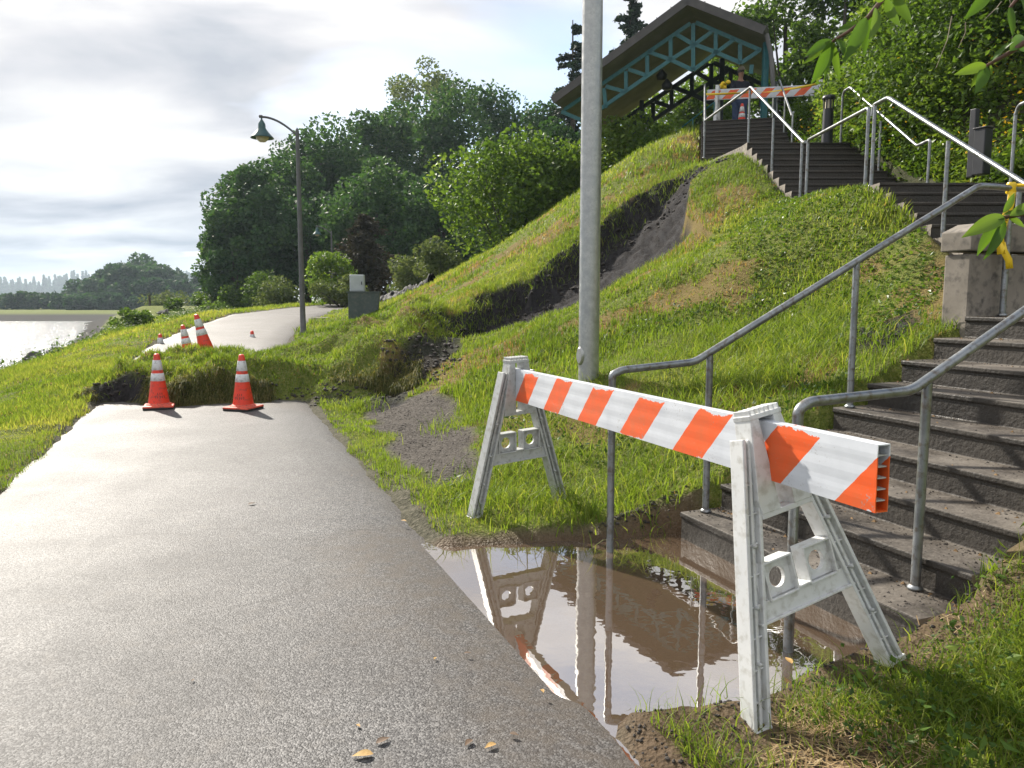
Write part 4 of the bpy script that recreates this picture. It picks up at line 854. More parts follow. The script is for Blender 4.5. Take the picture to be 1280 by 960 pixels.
# ------------------------------------------------------------ vegetation
GL = leaf_mat('grass_blades', (.060, .105, .016), (.145, .215, .032), (.29, .30, .085), .5, .5)
GD2 = leaf_mat('dry_grass', (.20, .12, .05), (.36, .24, .11), (.48, .36, .19), .35, .7)
def visible(x, y, z, mu=110):
    z_ = z-H; dep = y*math.cos(PH)-z_*math.sin(PH); up = y*math.sin(PH)+z_*math.cos(PH)
    u = 640+F*x/np.maximum(dep, .01); v = 480-F*up/np.maximum(dep, .01)
    return (dep > .3) & (u > -mu) & (u < 1280+mu) & (v > -mu) & (v < 960+mu)
def blades(name, n, rx, ry, hgt, wd, mat, keep, label, clump=.5, lean=.5, seg=2, rndf=None, dens=None):
    x = R.uniform(*rx, n); y = R.uniform(*ry, n)
    if clump: # pull towards tuft centres
        cs = .16; kx = np.round(x/cs); ky = np.round(y/cs); hx = (np.sin(kx*12.9+ky*78.2)*43758.5) % 1; hy = (np.sin(kx*39.3+ky*11.1)*24634.6) % 1
        q_ = R.rand(n) < clump*.7; T_ = n//26+1; j_ = R.randint(0, T_, n); tx_ = R.uniform(*rx, T_); ty_ = R.uniform(*ry, T_); sg_ = .035+.05*R.rand(T_); x = np.where(q_, tx_[j_]+R.normal(0, 1, n)*sg_[j_], x); y = np.where(q_, ty_[j_]+R.normal(0, 1, n)*sg_[j_], y)
    k = keep(x, y); x = x[k]; y = y[k]; z = ZF(x, y); k = visible(x, y, z); x, y, z = x[k], y[k], z[k]; n = len(x)
    tall = np.clip(.75+fbm(x, y, 3, .9)*.9, .3, 1.6)
    h = hgt*tall*R.uniform(.45, 1.25, n); a = R.uniform(0, 2*math.pi, n); w_ = wd*R.uniform(.6, 1.3, n)
    ln = lean*h*R.uniform(.1, 1.2, n); la = a+R.uniform(-.6, .6, n)+math.pi/2
    dx, dy = np.cos(a), np.sin(a); lx, ly = np.cos(la), np.sin(la)
    B = np.stack([x, y, z-.01], 1); S = np.stack([dx, dy, 0*dx], 1)*w_[:, None]/2
    M1 = B+np.stack([lx*ln*.35, ly*ln*.35, h*.6], 1); TP = B+np.stack([lx*ln, ly*ln, h*np.sqrt(np.clip(1-.25*(ln/np.maximum(h, 1e-6))**2, .2, 1))], 1)
    vs = np.stack([B-S, B+S, M1+S*.75, M1-S*.75, TP+S*.10, TP-S*.10], 1).reshape(-1, 3)
    i = np.arange(n)*6; f = np.concatenate([np.stack([i, i+1, i+2, i+3], 1), np.stack([i+3, i+2, i+4, i+5], 1)])
    r = np.clip(.5+fbm(x, y, 3, .6)*.6+R.normal(0, .17, n)+.10*((x-cpath(y)) < 0), 0, 1)
    o = fast_mesh(name, vs, f, mat, None, {'rnd': ('FACE', np.concatenate([r, r]))}, True); tag(o, label, 'grass', None, 'stuff'); return o
def gkeep(lim_soil=.4, dryonly=False, thin=True):
    def k(x, y):
        so_, gr_, mu_, _ = masks(x, y); mo_, mf_ = mound(x, y); l = (x-cpath(y))*.95
        ok = (so_ < lim_soil) & (gr_ < .45) & (mu_ < .35) & ((mf_ < .45) | (mo_ < .02))
        onp = (np.abs(l)+fbm(x, y, 3, 2.2)*.14 < HWID-.03) & (mo_ < .06)
        ok &= ~onp
        ok &= stair_z(x, y) > 50
        ok &= ~((x > 6.15) & (y > 6))
        ok &= ~((np.abs(y-poly_y(x)) < 0))
        sl_f = fbm(x, y, 4, 1.2)+.3*fbm(x, y, 2, 5.)
        hill = (l > 3.0)
        # brown thatch patches on the slope
        pt = np.where(hill, sl_f > .20, sl_f > .55)
        if dryonly: return ok & ((sl_f > .08) & hill | ((R.rand(len(x)) < .45) & (l < 0)) | (R.rand(len(x)) < .13) | ((mo_ > .1) & (R.rand(len(x)) < .35)))
        if thin: ok &= ~(pt & (R.rand(len(x)) < .72))
        return ok
    return k
def poly_y(x): return x*0-99
lab = 'short green grass on the verges and the slope'
blades('grass', 150000, (-5.5, 3.6), (1.9, 8.0), .085, .0055, GL, gkeep(), 'fresh green grass on the nearer verges', .55, .7)
blades('grass', 210000, (-12.5, 4.3), (8.0, 16.0), .11, .011, GL, gkeep(), 'green grass covering the slope and the landslide mound', .5, .7)
blades('grass', 130000, (-17, 6), (16.0, 36.0), .13, .022, GL, gkeep(), 'green grass on the upper slope and far verge', .4, .7)
blades('dry_grass', 65000, (-6.5, 3.6), (2.0, 8.5), .05, .005, GD2, gkeep(dryonly=True), 'dry straw coloured grass on the slope near the pole', .3, 1.6)
blades('dry_grass', 150000, (-12.5, 4.2), (8.5, 24), .06, .012, GD2, gkeep(dryonly=True), 'brown thatch patches on the slope and mound', .3, 1.6)
# long bright tufts
def tufts(name, cs, n, hgt, wd, label, sp_=.18):
    xs = []; 
    for (cx, cy, k) in cs:
        for _ in range(int(n*k)): xs.append((cx+random.gauss(0, sp_), cy+random.gauss(0, sp_)))
    a = np.array(xs)
    x = a[:, 0]; y = a[:, 1]; k = stair_z(x, y) > 50; k &= ((x-cpath(y))*.95 > HWID+.05)|(mound(x, y)[0] > .02); x = x[k]; y = y[k]; n_ = len(x); z = ZF(x, y)
    h = hgt*R.uniform(.45, 1.2, n_); an = R.uniform(0, 6.28, n_); w_ = wd*R.uniform(.6, 1.3, n_); ln = h*R.uniform(.2, 1.1, n_); la = R.uniform(0, 6.28, n_)
    B = np.stack([x, y, z-.01], 1); S = np.stack([np.cos(an), np.sin(an), 0*an], 1)*w_[:, None]/2; rows = []
    for t in (0, .33, .66, 1.0):
        c = B+np.stack([np.cos(la)*ln*t*t, np.sin(la)*ln*t*t, h*(t-.28*t*t*t)], 1); q = (1-t)**.6*.95+.05; rows += [c-S*q, c+S*q]
    vs = np.stack(rows, 1).reshape(-1, 3); i = np.arange(n_)*8
    f = np.concatenate([np.stack([i+2*j, i+2*j+1, i+2*j+3, i+2*j+2], 1) for j in range(3)]); r = np.clip(R.normal(.5, .2, n_), 0, 1)
    tag(fast_mesh(name, vs, f, GL, None, {'rnd': ('FACE', np.tile(r, 3))}, True), label, 'grass', None, 'stuff')
tufts('tall_grass', [(1.25, 2.42, 1.6), (1.05, 2.55, .7), (1.5, 2.3, 1.2), (1.75, 2.55, 1), (.42, 2.12, 1.6), (.62, 2.05, 1.3), (.5, 2.3, .8), (2.2, 2.7, 1), (1.9, 2.2, 1), (1.6, 2.45, 1.4), (1.9, 2.55, 1.4), (2.1, 2.5, 1.2), (2.3, 2.8, 1.2), (1.75, 2.25, 1.4), (1.45, 2.55, .8), (2.0, 2.8, 1), (1.7, 2.0, 1)], 480, .13, .0045, 'long bright green blades around the front barricade foot', .13)
tufts('tall_grass', [(1.3, 5.6, 1), (1.7, 5.75, 1), (2.1, 6.0, 1.2), (1.6, 6.3, 1), (2.5, 6.6, 1), (2.9, 7.2, 1), (.1, 5.9, 1), (.3, 6.8, .8), (-.45, 8.1, .8), (-2.1, 10.0, .5), (2.0, 7.2, 1.4), (2.3, 7.6, 1), (2.75, 5.75, .5), (.9, 5.1, .9), (.5, 5.0, .6), (0, 5.1, .6), (-.3, 5.3, .6), (1.0, 6.2, .8)], 620, .20, .007, 'long fresh green tufts on the lower slope between the rail and the pole', .24)
tufts('tall_grass', [(SCARP[i][0]+(SCARP[i+1][0]-SCARP[i][0])*t, SCARP[i][1]+.12+(SCARP[i+1][1]-SCARP[i][1])*t, .35) for i in range(len(SCARP)-1) for t in (.1, .5, .85)]+[(-6.1+.45*i, 10.75+.10*i+random.uniform(-.1, .2), .7) for i in range(10)]+[(-1.2, 12.5, 1), (-1.8, 12.1, 1), (-.8, 13.6, .7), (.6, 14.9, .6), (2.2, 15.5, .6)], 420, .17, .010, 'shaggy grass hanging over the edge of the landslide mound', .25)
mvx = leaf_mat('mound_thatch', (.045, .065, .018), (.12, .13, .035), (.25, .21, .09), .45, .7)
def hanging(n):
    x = R.uniform(-5.9, -1.3, n); yf = 10.32+.10*(x+4)+fbm(x, x*0+3, 3, 1.3)*.45; y = yf+np.abs(R.normal(.15, .22, n)); z = ZF(x, y)
    keep = (vnoise(x*1.7, y*2.0) > -.12) & ((x > -4.6) | (R.rand(n) < .35)); x, y, z = x[keep], y[keep], z[keep]; n = len(x)
    h = R.uniform(.08, .22, n); a = R.normal(-math.pi/2, .7, n); an = R.uniform(0, 6.28, n); S = np.stack([np.cos(an), np.sin(an), 0*an], 1)*.006
    B = np.stack([x, y, z], 1); rows = []
    for t in (0, .5, 1.): c = B+np.stack([np.cos(a)*h*t*.8, np.sin(a)*h*t*.8, .05*np.sin(t*3.1)-h*.5*t*t+.02], 1); rows += [c-S*(1.1-t), c+S*(1.1-t)]
    vs = np.stack(rows, 1).reshape(-1, 3); i = np.arange(n)*6; f = np.concatenate([np.stack([i+2*j, i+2*j+1, i+2*j+3, i+2*j+2], 1) for j in range(2)]); r = R.rand(n)
    tag(fast_mesh('matted_grass', vs, f, mvx, None, {'rnd': ('FACE', np.tile(r, 2))}, True), 'matted brownish grass hanging over the front of the mound', 'grass', None, 'stuff')
hanging(16000)

def leafs(cen, size, up=.3, jit=1.0, seed=0, drop=0.0):
    """one folded diamond leaf per centre: returns verts, faces"""
    n = len(cen); d = R.normal(0, 1, (n, 3)); d[:, 2] = d[:, 2]*.7-drop; d /= np.linalg.norm(d, axis=1)[:, None]
    q = R.normal(0, 1, (n, 3)); q[:, 2] += up; s = np.cross(d, q); s /= np.maximum(np.linalg.norm(s, axis=1), 1e-6)[:, None]
    L_ = size*R.uniform(.6, 1.35, n)[:, None]; nn_ = np.cross(d, s)
    a = cen-d*L_*.5; b_ = cen+s*L_*.32+nn_*L_*.10; c = cen+d*L_*.5; e = cen-s*L_*.32+nn_*L_*.10
    return np.stack([a, b_, c, e], 1).reshape(-1, 3), (np.arange(n)*4)[:, None]+np.arange(4)[None, :]
mbark = nmat('bark', (.035, .028, .022), (.075, .062, .05), 9.0, .9, bmp=.6, bdist=.02)
def crown_pts(n, c, w_, h, nl, rs=(.16, .28), hollow=.8, flat=1.0):
    """leaf centres on lobes filling an ellipsoid"""
    d = R.normal(0, 1, (nl, 3)); d /= np.linalg.norm(d, axis=1)[:, None]; rr_ = R.uniform(.35, .86, nl)**.6
    lc = np.array(c)+d*rr_[:, None]*np.array([w_/2, w_/2, h/2]); lr = R.uniform(rs[0], rs[1], nl)*min(w_, h)
    k = R.randint(0, nl, n); dd = R.normal(0, 1, (n, 3)); dd /= np.linalg.norm(dd, axis=1)[:, None]; dd[:, 2] *= .8*flat
    rad_ = np.where(R.rand(n) < hollow, R.uniform(.82, 1.12, n), R.uniform(.2, .9, n))
    return lc[k]+dd*(lr[k]*rad_)[:, None], lc, lr
def tree(name, label, cat, x, y, z0, h, w_, n, ls, mat, nl=26, trunk=.25, crown_lo=.25, group=None, rs=(.16, .28), hollow=.8, kind='broad', rb=.5):
    root = empty(name, (x, y, z0), R.uniform(0, 6), label, cat, group)
    if kind == 'conifer':
        L_ = []; nb = nl; m = MB(); m.tube([(0, 0, -.3), (.05, 0, h*.5), (0, 0, h)], [trunk, trunk*.6, .03], 8)
        for i in range(nb):
            t = crown_lo+(1-crown_lo)*((i+R.rand())/nb); a = R.uniform(0, 6.28); ln = w_/2*(1-t)**.55*R.uniform(.6, 1.2)+.15*w_*.3
            if R.rand() < rb*.3: continue
            e = Vector((math.cos(a)*ln, math.sin(a)*ln, h*t-ln*.25)); s_ = Vector((0, 0, h*t)); m.tube([s_, (s_+e)/2+Vector((0, 0, ln*.1)), e], [.05, .03, .01], 5)
            kk = max(4, int(n/nb)); tt = R.uniform(.15, 1.05, kk)
            P = np.array(s_)[None, :]+(np.array(e)-np.array(s_))[None, :]*tt[:, None]+R.normal(0, 1, (kk, 3))*np.array([.17, .17, .10])*(ln*.9)+np.array([0, 0, -.04*ln]); L_.append(P)
        P = np.concatenate(L_)
    else:
        ch = h*(1-crown_lo); c = (0, 0, h*crown_lo+ch/2); P, lc, lr = crown_pts(n, c, w_, ch, nl, rs, hollow)
        m = MB(); fk = h*(crown_lo+.15)
        if trunk > 0:
            m.tube([(0, 0, -.4), (.03*h, 0, fk*.5), (0, .02*h, fk), (0, 0, h*.75)], [trunk, trunk*.8, trunk*.6, trunk*.2], 9)
            for q in lc[:min(nl, 12)]:
                m.tube([(0, .01*h, fk*R.uniform(.6, 1.0)), (q[0]*.5, q[1]*.5, (fk+q[2])/2*.95+0*q[2]), tuple(q)], [trunk*.35, trunk*.22, trunk*.06], 6)
        else:
            for q in lc[:8]: m.tube([(0, 0, -.1), tuple(np.array(q)*.5), tuple(q)], [.03, .02, .008], 5)
    m.build('trunk' if trunk > 0 else 'stem', mbark, root)
    if kind != 'conifer': P = P[P[:, 2] > -.3]
    vs, f = leafs(P, ls); r = np.clip(.5+.5*vnoise(P[:, 0]*.9+x, P[:, 2]*.9+y)+R.normal(0, .16, len(P)), 0, 1)
    fast_mesh('crown' if trunk > 0 else 'foliage', vs, f, mat, root, {'rnd': ('FACE', r)}); return root
Ldark = leaf_mat('dark_green_leaves', (.018, .050, .020), (.040, .092, .034), (.085, .155, .048), .36, .55)
Lmid = leaf_mat('mid_green_leaves', (.032, .066, .015), (.075, .135, .024), (.14, .21, .04), .45, .5)
Lbright = leaf_mat('bright_green_leaves', (.045, .09, .018), (.095, .165, .028), (.18, .25, .055), .45, .5)
Lcon = leaf_mat('conifer_needles', (.010, .024, .016), (.020, .042, .024), (.036, .062, .032), .12, .6)
Lolive = leaf_mat('olive_leaves', (.055, .085, .035), (.10, .135, .055), (.17, .19, .09), .35, .6)
Lbrown = leaf_mat('brown_conifer_leaves', (.022, .024, .018), (.045, .040, .026), (.075, .055, .034), .15, .7)
def ptree(u, vt, vb, Y, wpx, name, label, cat, mat, n=6000, ls=.3, zmin=None, **k):
    a = ray(u, vt, Y); b_ = ray(u, vb, Y); zg = Z1v(a.x, Y); z0 = min(b_.z, zg) if zmin is None else b_.z
    return tree(name, label, cat, a.x, Y, z0, a.z-z0, wpx*Y/F, n, ls, mat, **k)
GF = 'dark broadleaf trees of the hillside wood'
for (u, vt, vb, Y, wpx, lb, mt, n, ls, nl) in [
    (312, 208, 392, 52, 112, 'leftmost dark broadleaf tree of the wood, its crown reaching over the river side', Ldark, 11000, .27, 34),
    (352, 172, 385, 56, 120, 'second broadleaf tree from the left of the wood, behind the lamp arm', Ldark, 10000, .28, 30),
    (400, 138, 380, 60, 130, 'rounded broadleaf tree just right of the tall street lamp', Ldark, 10000, .30, 32),
    (452, 124, 375, 63, 125, 'broadleaf tree of the wood left of the sparse tall tree', Ldark, 9000, .31, 30),
    (507, 112, 370, 66, 130, 'broadleaf tree of the wood directly below the sparse tall tree', Ldark, 9000, .32, 30),
    (562, 104, 360, 62, 130, 'broadleaf tree of the wood right of the sparse tall tree', Ldark, 9000, .31, 30),
    (612, 94, 350, 66, 125, 'broadleaf tree above the round bright shrub on the crest', Ldark, 8000, .32, 28),
    (662, 80, 340, 70, 120, 'rightmost tall broadleaf tree of the wood, left of the metal pole', Ldark, 8000, .33, 28),
    (700, 100, 330, 60, 90, 'broadleaf tree of the wood partly hidden by the metal pole', Ldark, 6000, .30, 24),
    (470, 205, 385, 48, 130, 'lower dark tree in front of the wood above the cabinet', Ldark, 8000, .25, 28),
    (555, 215, 360, 46, 120, 'lower dark tree in front of the wood left of the round shrub', Ldark, 8000, .24, 28),
    (385, 240, 390, 50, 120, 'lower dark tree behind the tall street lamp pole', Ldark, 7000, .25, 26),
    (290, 285, 398, 49, 84, 'low leafy tree under the left end of the wood', Ldark, 5000, .24, 22)]:
    ptree(u, vt, vb, Y, wpx, 'broadleaf_tree', lb, 'tree', mt, int(n*1.35), ls*1.12, nl=nl, crown_lo=.06, trunk=.3, group=GF, hollow=.7, rs=(.15, .26))
ptree(530, 60, 300, 82, 100, 'broadleaf_tree', 'sparse tall tree standing above the wood against the clouds', 'tree', Lolive, 5200, .38, nl=34, crown_lo=.50, trunk=.4, rs=(.12, .2))
ptree(788, -8, 260, 46, 88, 'conifer_tree', 'dark conifer behind the ridge of the shelter roof', 'conifer', Lcon, 15000, .24, nl=95, crown_lo=.12, trunk=.3, kind='conifer', rb=0)
ptree(716, 25, 280, 44, 90, 'conifer_tree', 'ragged dark conifer partly behind the metal pole', 'conifer', Lcon, 8500, .24, nl=60, crown_lo=.12, trunk=.25, kind='conifer', rb=.8)
ptree(700, 140, 300, 40, 75, 'broadleaf_tree', 'dark small tree below the ragged conifer at the left of the pole', 'tree', Ldark, 6000, .22, nl=24, crown_lo=.05, trunk=.2)
ptree(456, 268, 385, 36, 110, 'conifer_tree', 'drooping dark brown conifer behind the utility cabinet', 'conifer', Lbrown, 7000, .20, nl=70, crown_lo=.0, trunk=.15, kind='conifer')
GS = 'shrubs along the crest and the far path'
for (u, vt, vb, Y, wpx, lb, mt, n, ls) in [
    (637, 180, 330, 24.5, 145, 'large round bright green shrub on the crest left of the pole', Lbright, 11000, .15),
    (690, 165, 300, 24, 95, 'bright green shrub on the crest touching the left of the pole', Lbright, 7000, .15),
    (780, 148, 280, 23, 105, 'bright green shrub on the crest right of the pole below the shelter', Lbright, 7500, .14),
    (826, 160, 240, 22, 70, 'bright shrub at the end of the crest hedge beside the teal railing', Lbright, 4500, .13),
    (825, 105, 215, 34, 100, 'sunlit leafy bush seen through the shelter posts', Lbright, 5000, .20),
    (895, 95, 200, 33, 90, 'bright bush behind the top landing and the worker', Lbright, 4500, .20),
    (411, 312, 378, 33, 52, 'small light green young tree between lamp and cabinet', Lbright, 3000, .14),
    (425, 345, 382, 31, 70, 'pale olive bush left of the utility cabinet', Lolive, 3000, .12),
    (348, 350, 390, 34, 56, 'pale olive bush left of the street lamp', Lolive, 2600, .13),
    (505, 322, 372, 31, 60, 'olive shrub on the crest just above the plastic sheet', Lolive, 3200, .13),
    (550, 305, 355, 29, 62, 'greyish olive shrub on the crest left of the round shrub', Lolive, 3200, .13),
    (217, 372, 402, 42, 22, 'small dark conical shrub beyond the tilted cones', Lmid, 1400, .14),
    (268, 378, 400, 44, 40, 'low dark green bush beside the far path edge', Lmid, 1500, .15),
    (157, 385, 424, 27, 34, 'leafy shrub on the river bank edge left of the path', Lmid, 1200, .12),
    (178, 388, 418, 27, 26, 'small leafy sapling on the river bank right of its neighbour', Lmid, 800, .12),
    (300, 352, 388, 46, 60, 'dark green bush beneath the leftmost tree of the wood', Lmid, 2600, .16),
    (262, 362, 388, 50, 44, 'low green bush at the left foot of the wood', Lmid, 1800, .16),
    (330, 340, 385, 44, 50, 'green bush under the trees left of the lamp pole', Lmid, 2400, .15),
    (210, 362, 392, 70, 60, 'pale green willow bush beyond the river bend', Lolive, 1500, .25)]:
    ptree(u, vt, vb, Y, wpx, 'shrub', lb, 'shrub', mt, n, ls, nl=22, crown_lo=0.0, trunk=0, group=GS, rs=(.2, .32), zmin=1)
# trees on the right behind stairs
for (u, vt, vb, Y, wpx, lb, mt, n, ls, hl) in [
    (985, -25, 190, 30, 140, 'airy light tree right of the shelter with sky showing through', Lmid, 8000, .19, .6),
    (1060, -60, 180, 27, 120, 'leafy tree between the shelter and the ivy bank', Lmid, 9000, .17, .7),
    (925, 20, 190, 36, 80, 'small tree hidden behind the right end of the shelter roof', Lmid, 4000, .2, .7)]:
    ptree(u, vt, vb, Y, wpx, 'broadleaf_tree', lb, 'tree', mt, n, ls, nl=26, crown_lo=.15, trunk=.18, hollow=hl, rs=(.14, .24))
# overgrown bank: big ivy-clad thicket
for (u, vt, vb, Y, wpx, lb, mt, n, ls, tk) in [
    (1165, -60, 230, 15.5, 190, 'tall sunlit thicket rising behind the second flight', Lbright, 30000, .105, 1),
    (1250, -80, 210, 13.0, 240, 'dense green thicket at the top right above the black post', Lmid, 34000, .095, 1),
    (1110, 45, 215, 16.5, 130, 'sunlit bush left of the tall thicket by the handrail', Lbright, 13000, .10, 1),
    (1040, 120, 200, 18.5, 70, 'leafy bush behind the round bollard light', Lmid, 5000, .10, 1)]:
    ptree(u, vt, vb, Y, wpx, 'thicket', lb, 'thicket', mt, n, ls, nl=40, crown_lo=0, trunk=0, rs=(.18, .3), hollow=.85, group='overgrown thickets right of the stairs')
def ground_leaves(name, n, rx, ry, ls, mat, keep, label, lift=.12, cat='ivy', free=False):
    x = R.uniform(*rx, n); y = R.uniform(*ry, n); k = keep(x, y) & ((stair_z(x, y) > 50) | free); x, y = x[k], y[k]; z = ZF(x, y); k = visible(x, y, z, 150); x, y, z = x[k], y[k], z[k]
    P = np.stack([x, y, z+np.abs(R.normal(0, lift, len(x)))], 1); vs, f = leafs(P, ls, 2.5); r = np.clip(.5+.6*fbm(x, y, 3, 1.5)+R.normal(0, .15, len(x)), 0, 1)
    tag(fast_mesh(name, vs, f, mat, None, {'rnd': ('FACE', r)}), label, cat, None, 'stuff')
Livy = leaf_mat('ivy_leaves', (.035, .070, .016), (.085, .15, .022), (.18, .24, .045), .4, .38)
ground_leaves('ivy', 90000, (6.02, 13), (6.3, 22), .085, Livy, lambda x, y: x > 6.0, 'glossy ivy and creeper covering the bank right of the stairs', .16)
ground_leaves('ivy_edge', 9000, (6.11, 6.6), (8.8, 15), .085, Livy, lambda x, y: x > 6.1, 'ivy spilling over the right edge of the third flight', .22, 'ivy', True)
Lfl = leaf_mat('yellow_flowers', (.75, .36, .02), (.85, .55, .03), (.85, .65, .06), .3, .6)
ground_leaves('yellow_flowers', 3600, (6.15, 8.8), (8, 17.5), .06, Lfl, lambda x, y: (fbm(x, y, 3, .9) > -.02) & (x < 6.2+(.5+.14*(y-6))), 'yellow blossoms scattered through the creeper beside the third flight', .24, 'flowers')
Lweed = leaf_mat('weed_leaves', (.020, .045, .012), (.05, .10, .018), (.10, .16, .03), .35, .5)
def wk_(x, y): # creeper at right part of slope
    return (poly_sd(x, y, [(2.6, 6.0), (2.6, 9.5), (3.0, 12.3), (4.2, 12.4), (4.2, 6.8), (3.2, 5.9)])+fbm(x, y, 3, 1.2)*.7 < 0)
ground_leaves('creeper', 12000, (2, 4.25), (5.6, 12.5), .045, Livy, wk_, 'low dark creeper on the slope beside the second flight', .025, 'creeper')
ground_leaves('weeds', 5200, (1.0, 3.4), (2.0, 3.6), .024, Lweed, lambda x, y: (fbm(x, y, 3, 2.0) > -.05) & ((y < 2.95+(x-1.7)*.42-.05)), 'small leafy weeds on the bank at the lower right', .06, 'weeds')
ground_leaves('weeds', 900, (1.2, 3.2), (1.9, 3.5), .05, Livy, lambda x, y: (fbm(x+2, y, 3, 1.7) > .02) & (y < 2.95+(x-1.7)*.42-.05), 'broad leaved weeds on the bank at the lower right', .07, 'weeds')
ground_leaves('weeds', 5000, (-.5, 3.3), (5, 9.5), .045, Lweed, lambda x, y: (fbm(x, y, 3, 1.3) > .12) & (masks(x, y)[1] < .2), 'leafy weeds among the grass of the lower slope', .05, 'weeds')
ground_leaves('bank_weeds', 30000, (-19, -9), (10, 40), .075, Lweed, lambda x, y: (x < cpath(y)-4.2-.12*np.clip(y-18,0,20)) & (x > cpath(y)-7-.2*np.clip(y-18,0,20)) & (fbm(x,y,3,.5) > -.1), 'weeds and low scrub along the top of the river bank', .14, 'scrub')
Lst = leaf_mat('dead_straw', (.18, .12, .06), (.32, .23, .12), (.45, .36, .22), .2, .8)
def straw(n, poly, label):
    xs = np.array([p[0] for p in poly]); ys = np.array([p[1] for p in poly]); x = R.uniform(xs.min(), xs.max(), n); y = R.uniform(ys.min(), ys.max(), n); k = (poly_sd(x, y, poly) < 0) & (stair_z(x, y) > 50); x, y = x[k], y[k]; n = len(x)
    z = ZF(x, y)+.006+np.abs(R.normal(0, .008, n)); a = R.uniform(0, 6.28, n); l_ = R.uniform(.02, .07, n); d = np.stack([np.cos(a)*l_, np.sin(a)*l_, R.uniform(-.01, .02, n)], 1); s = np.stack([-np.sin(a), np.cos(a), 0*a], 1)*.0016; B = np.stack([x, y, z], 1)
    vs = np.stack([B-s, B+s, B+d+s, B+d-s], 1).reshape(-1, 3); f = (np.arange(n)*4)[:, None]+np.arange(4)[None, :]; tag(fast_mesh('straw', vs, f, Lst, None, {'rnd': ('FACE', R.rand(n))}), label, 'straw', None, 'stuff')
straw(1800, [(.75, 2.2), (1.0, 2.62), (1.3, 2.6), (1.3, 2.15), (1.0, 2.0)], 'dead straw around the foot of the barricade')
straw(900, [(1.3, 2.1), (1.6, 2.9), (2.6, 3.0), (2.4, 2.0)], 'dry litter on the bank at the lower right')
# gravel / clods
def stones(n, poly, size, mat, name, label, sd_=0, cat='gravel', kind='stuff'):
    xs = np.array([p[0] for p in poly]); ys = np.array([p[1] for p in poly]); x = R.uniform(xs.min(), xs.max(), n); y = R.uniform(ys.min(), ys.max(), n); k = poly_sd(x, y, poly)+fbm(x, y, 2, 3)*.15 < 0; x, y = x[k], y[k]; n = len(x); z = ZF(x, y)
    ico = np.array([(0, 0, 1), (.894, 0, .447), (.276, .851, .447), (-.724, .526, .447), (-.724, -.526, .447), (.276, -.851, .447), (.724, .526, -.447), (-.276, .851, -.447), (-.894, 0, -.447), (-.276, -.851, -.447), (.724, -.526, -.447), (0, 0, -1)])
    fi = np.array([(0, 1, 2), (0, 2, 3), (0, 3, 4), (0, 4, 5), (0, 5, 1), (1, 6, 2), (2, 7, 3), (3, 8, 4), (4, 9, 5), (5, 10, 1), (2, 6, 7), (3, 7, 8), (4, 8, 9), (5, 9, 10), (1, 10, 6), (6, 11, 7), (7, 11, 8), (8, 11, 9), (9, 11, 10), (10, 11, 6)])
    s = size*(R.uniform(.3, 1, n)**1.8)[:, None, None]*R.uniform(.6, 1.2, (n, 1, 3)); V = ico[None]*s*(1+R.uniform(-.25, .25, (n, 12, 1))); a = R.uniform(0, 6.28, n); ca, sa = np.cos(a)[:, None], np.sin(a)[:, None]
    X = V[:, :, 0]*ca-V[:, :, 1]*sa+x[:, None]; Y = V[:, :, 0]*sa+V[:, :, 1]*ca+y[:, None]; Z_2 = V[:, :, 2]*.7+z[:, None]+size*.05
    vs = np.stack([X, Y, Z_2], 2).reshape(-1, 3); f = (fi[None]+(np.arange(n)*12)[:, None, None]).reshape(-1, 3)
    return tag(fast_mesh(name, vs, f, mat, None, None, False), label, cat, None, kind)
mst = nmat('dull_gravel', (.075, .066, .056), (.17, .15, .13), 3.0, .9, bmp=.2)
mdirt = nmat('dark_clods', (.018, .015, .013), (.05, .042, .036), 5.0, .85, bmp=.4, bdist=.01)
stones(5200, [(-1.9, 10.1), (-.9, 10.0), (-.55, 8.8), (-.3, 7.3), (-.1, 6.1), (-.62, 5.6), (-1.1, 7.0), (-1.5, 8.2)], .013, mst, 'gravel', 'loose grey gravel patch between verge and slope')
stones(3200, [(.3, 2.1), (.4, 2.6), (1.1, 2.95), (1.8, 3.15), (2.0, 2.9), (1.35, 2.45), (1.0, 2.0)], .010, mdirt, 'dirt_clods', 'dark wet dirt clods at the puddle edge by the front barricade foot')
stones(900, [(.45, 4.55), (1.0, 4.95), (1.4, 4.95), (1.02, 4.72)], .016, mdirt, 'dirt_clods', 'dark dirt clods at the left end of the bottom step')
stones(450, [(-1.9, 11.4), (-.9, 12.0), (-.7, 10.9), (-1.2, 10.1), (-1.9, 10.2)], .045, mdirt, 'earth_clods', 'dark broken earth at the foot of the scarp')
stones(700, [(-5.6, 10.1), (-5.9, 10.6), (-1.9, 10.8), (-1.9, 10.2)], .04, mdirt, 'earth_clods', 'dark earth crumbs along the front foot of the mound')
sc_poly = [(x-.1, y-1.0) for x, y in SCARP]+[(x, y+.05) for x, y in SCARP[::-1]]
stones(2600, sc_poly, .05, mdirt, 'earth_clods', 'dark soil clods in the landslip scar')
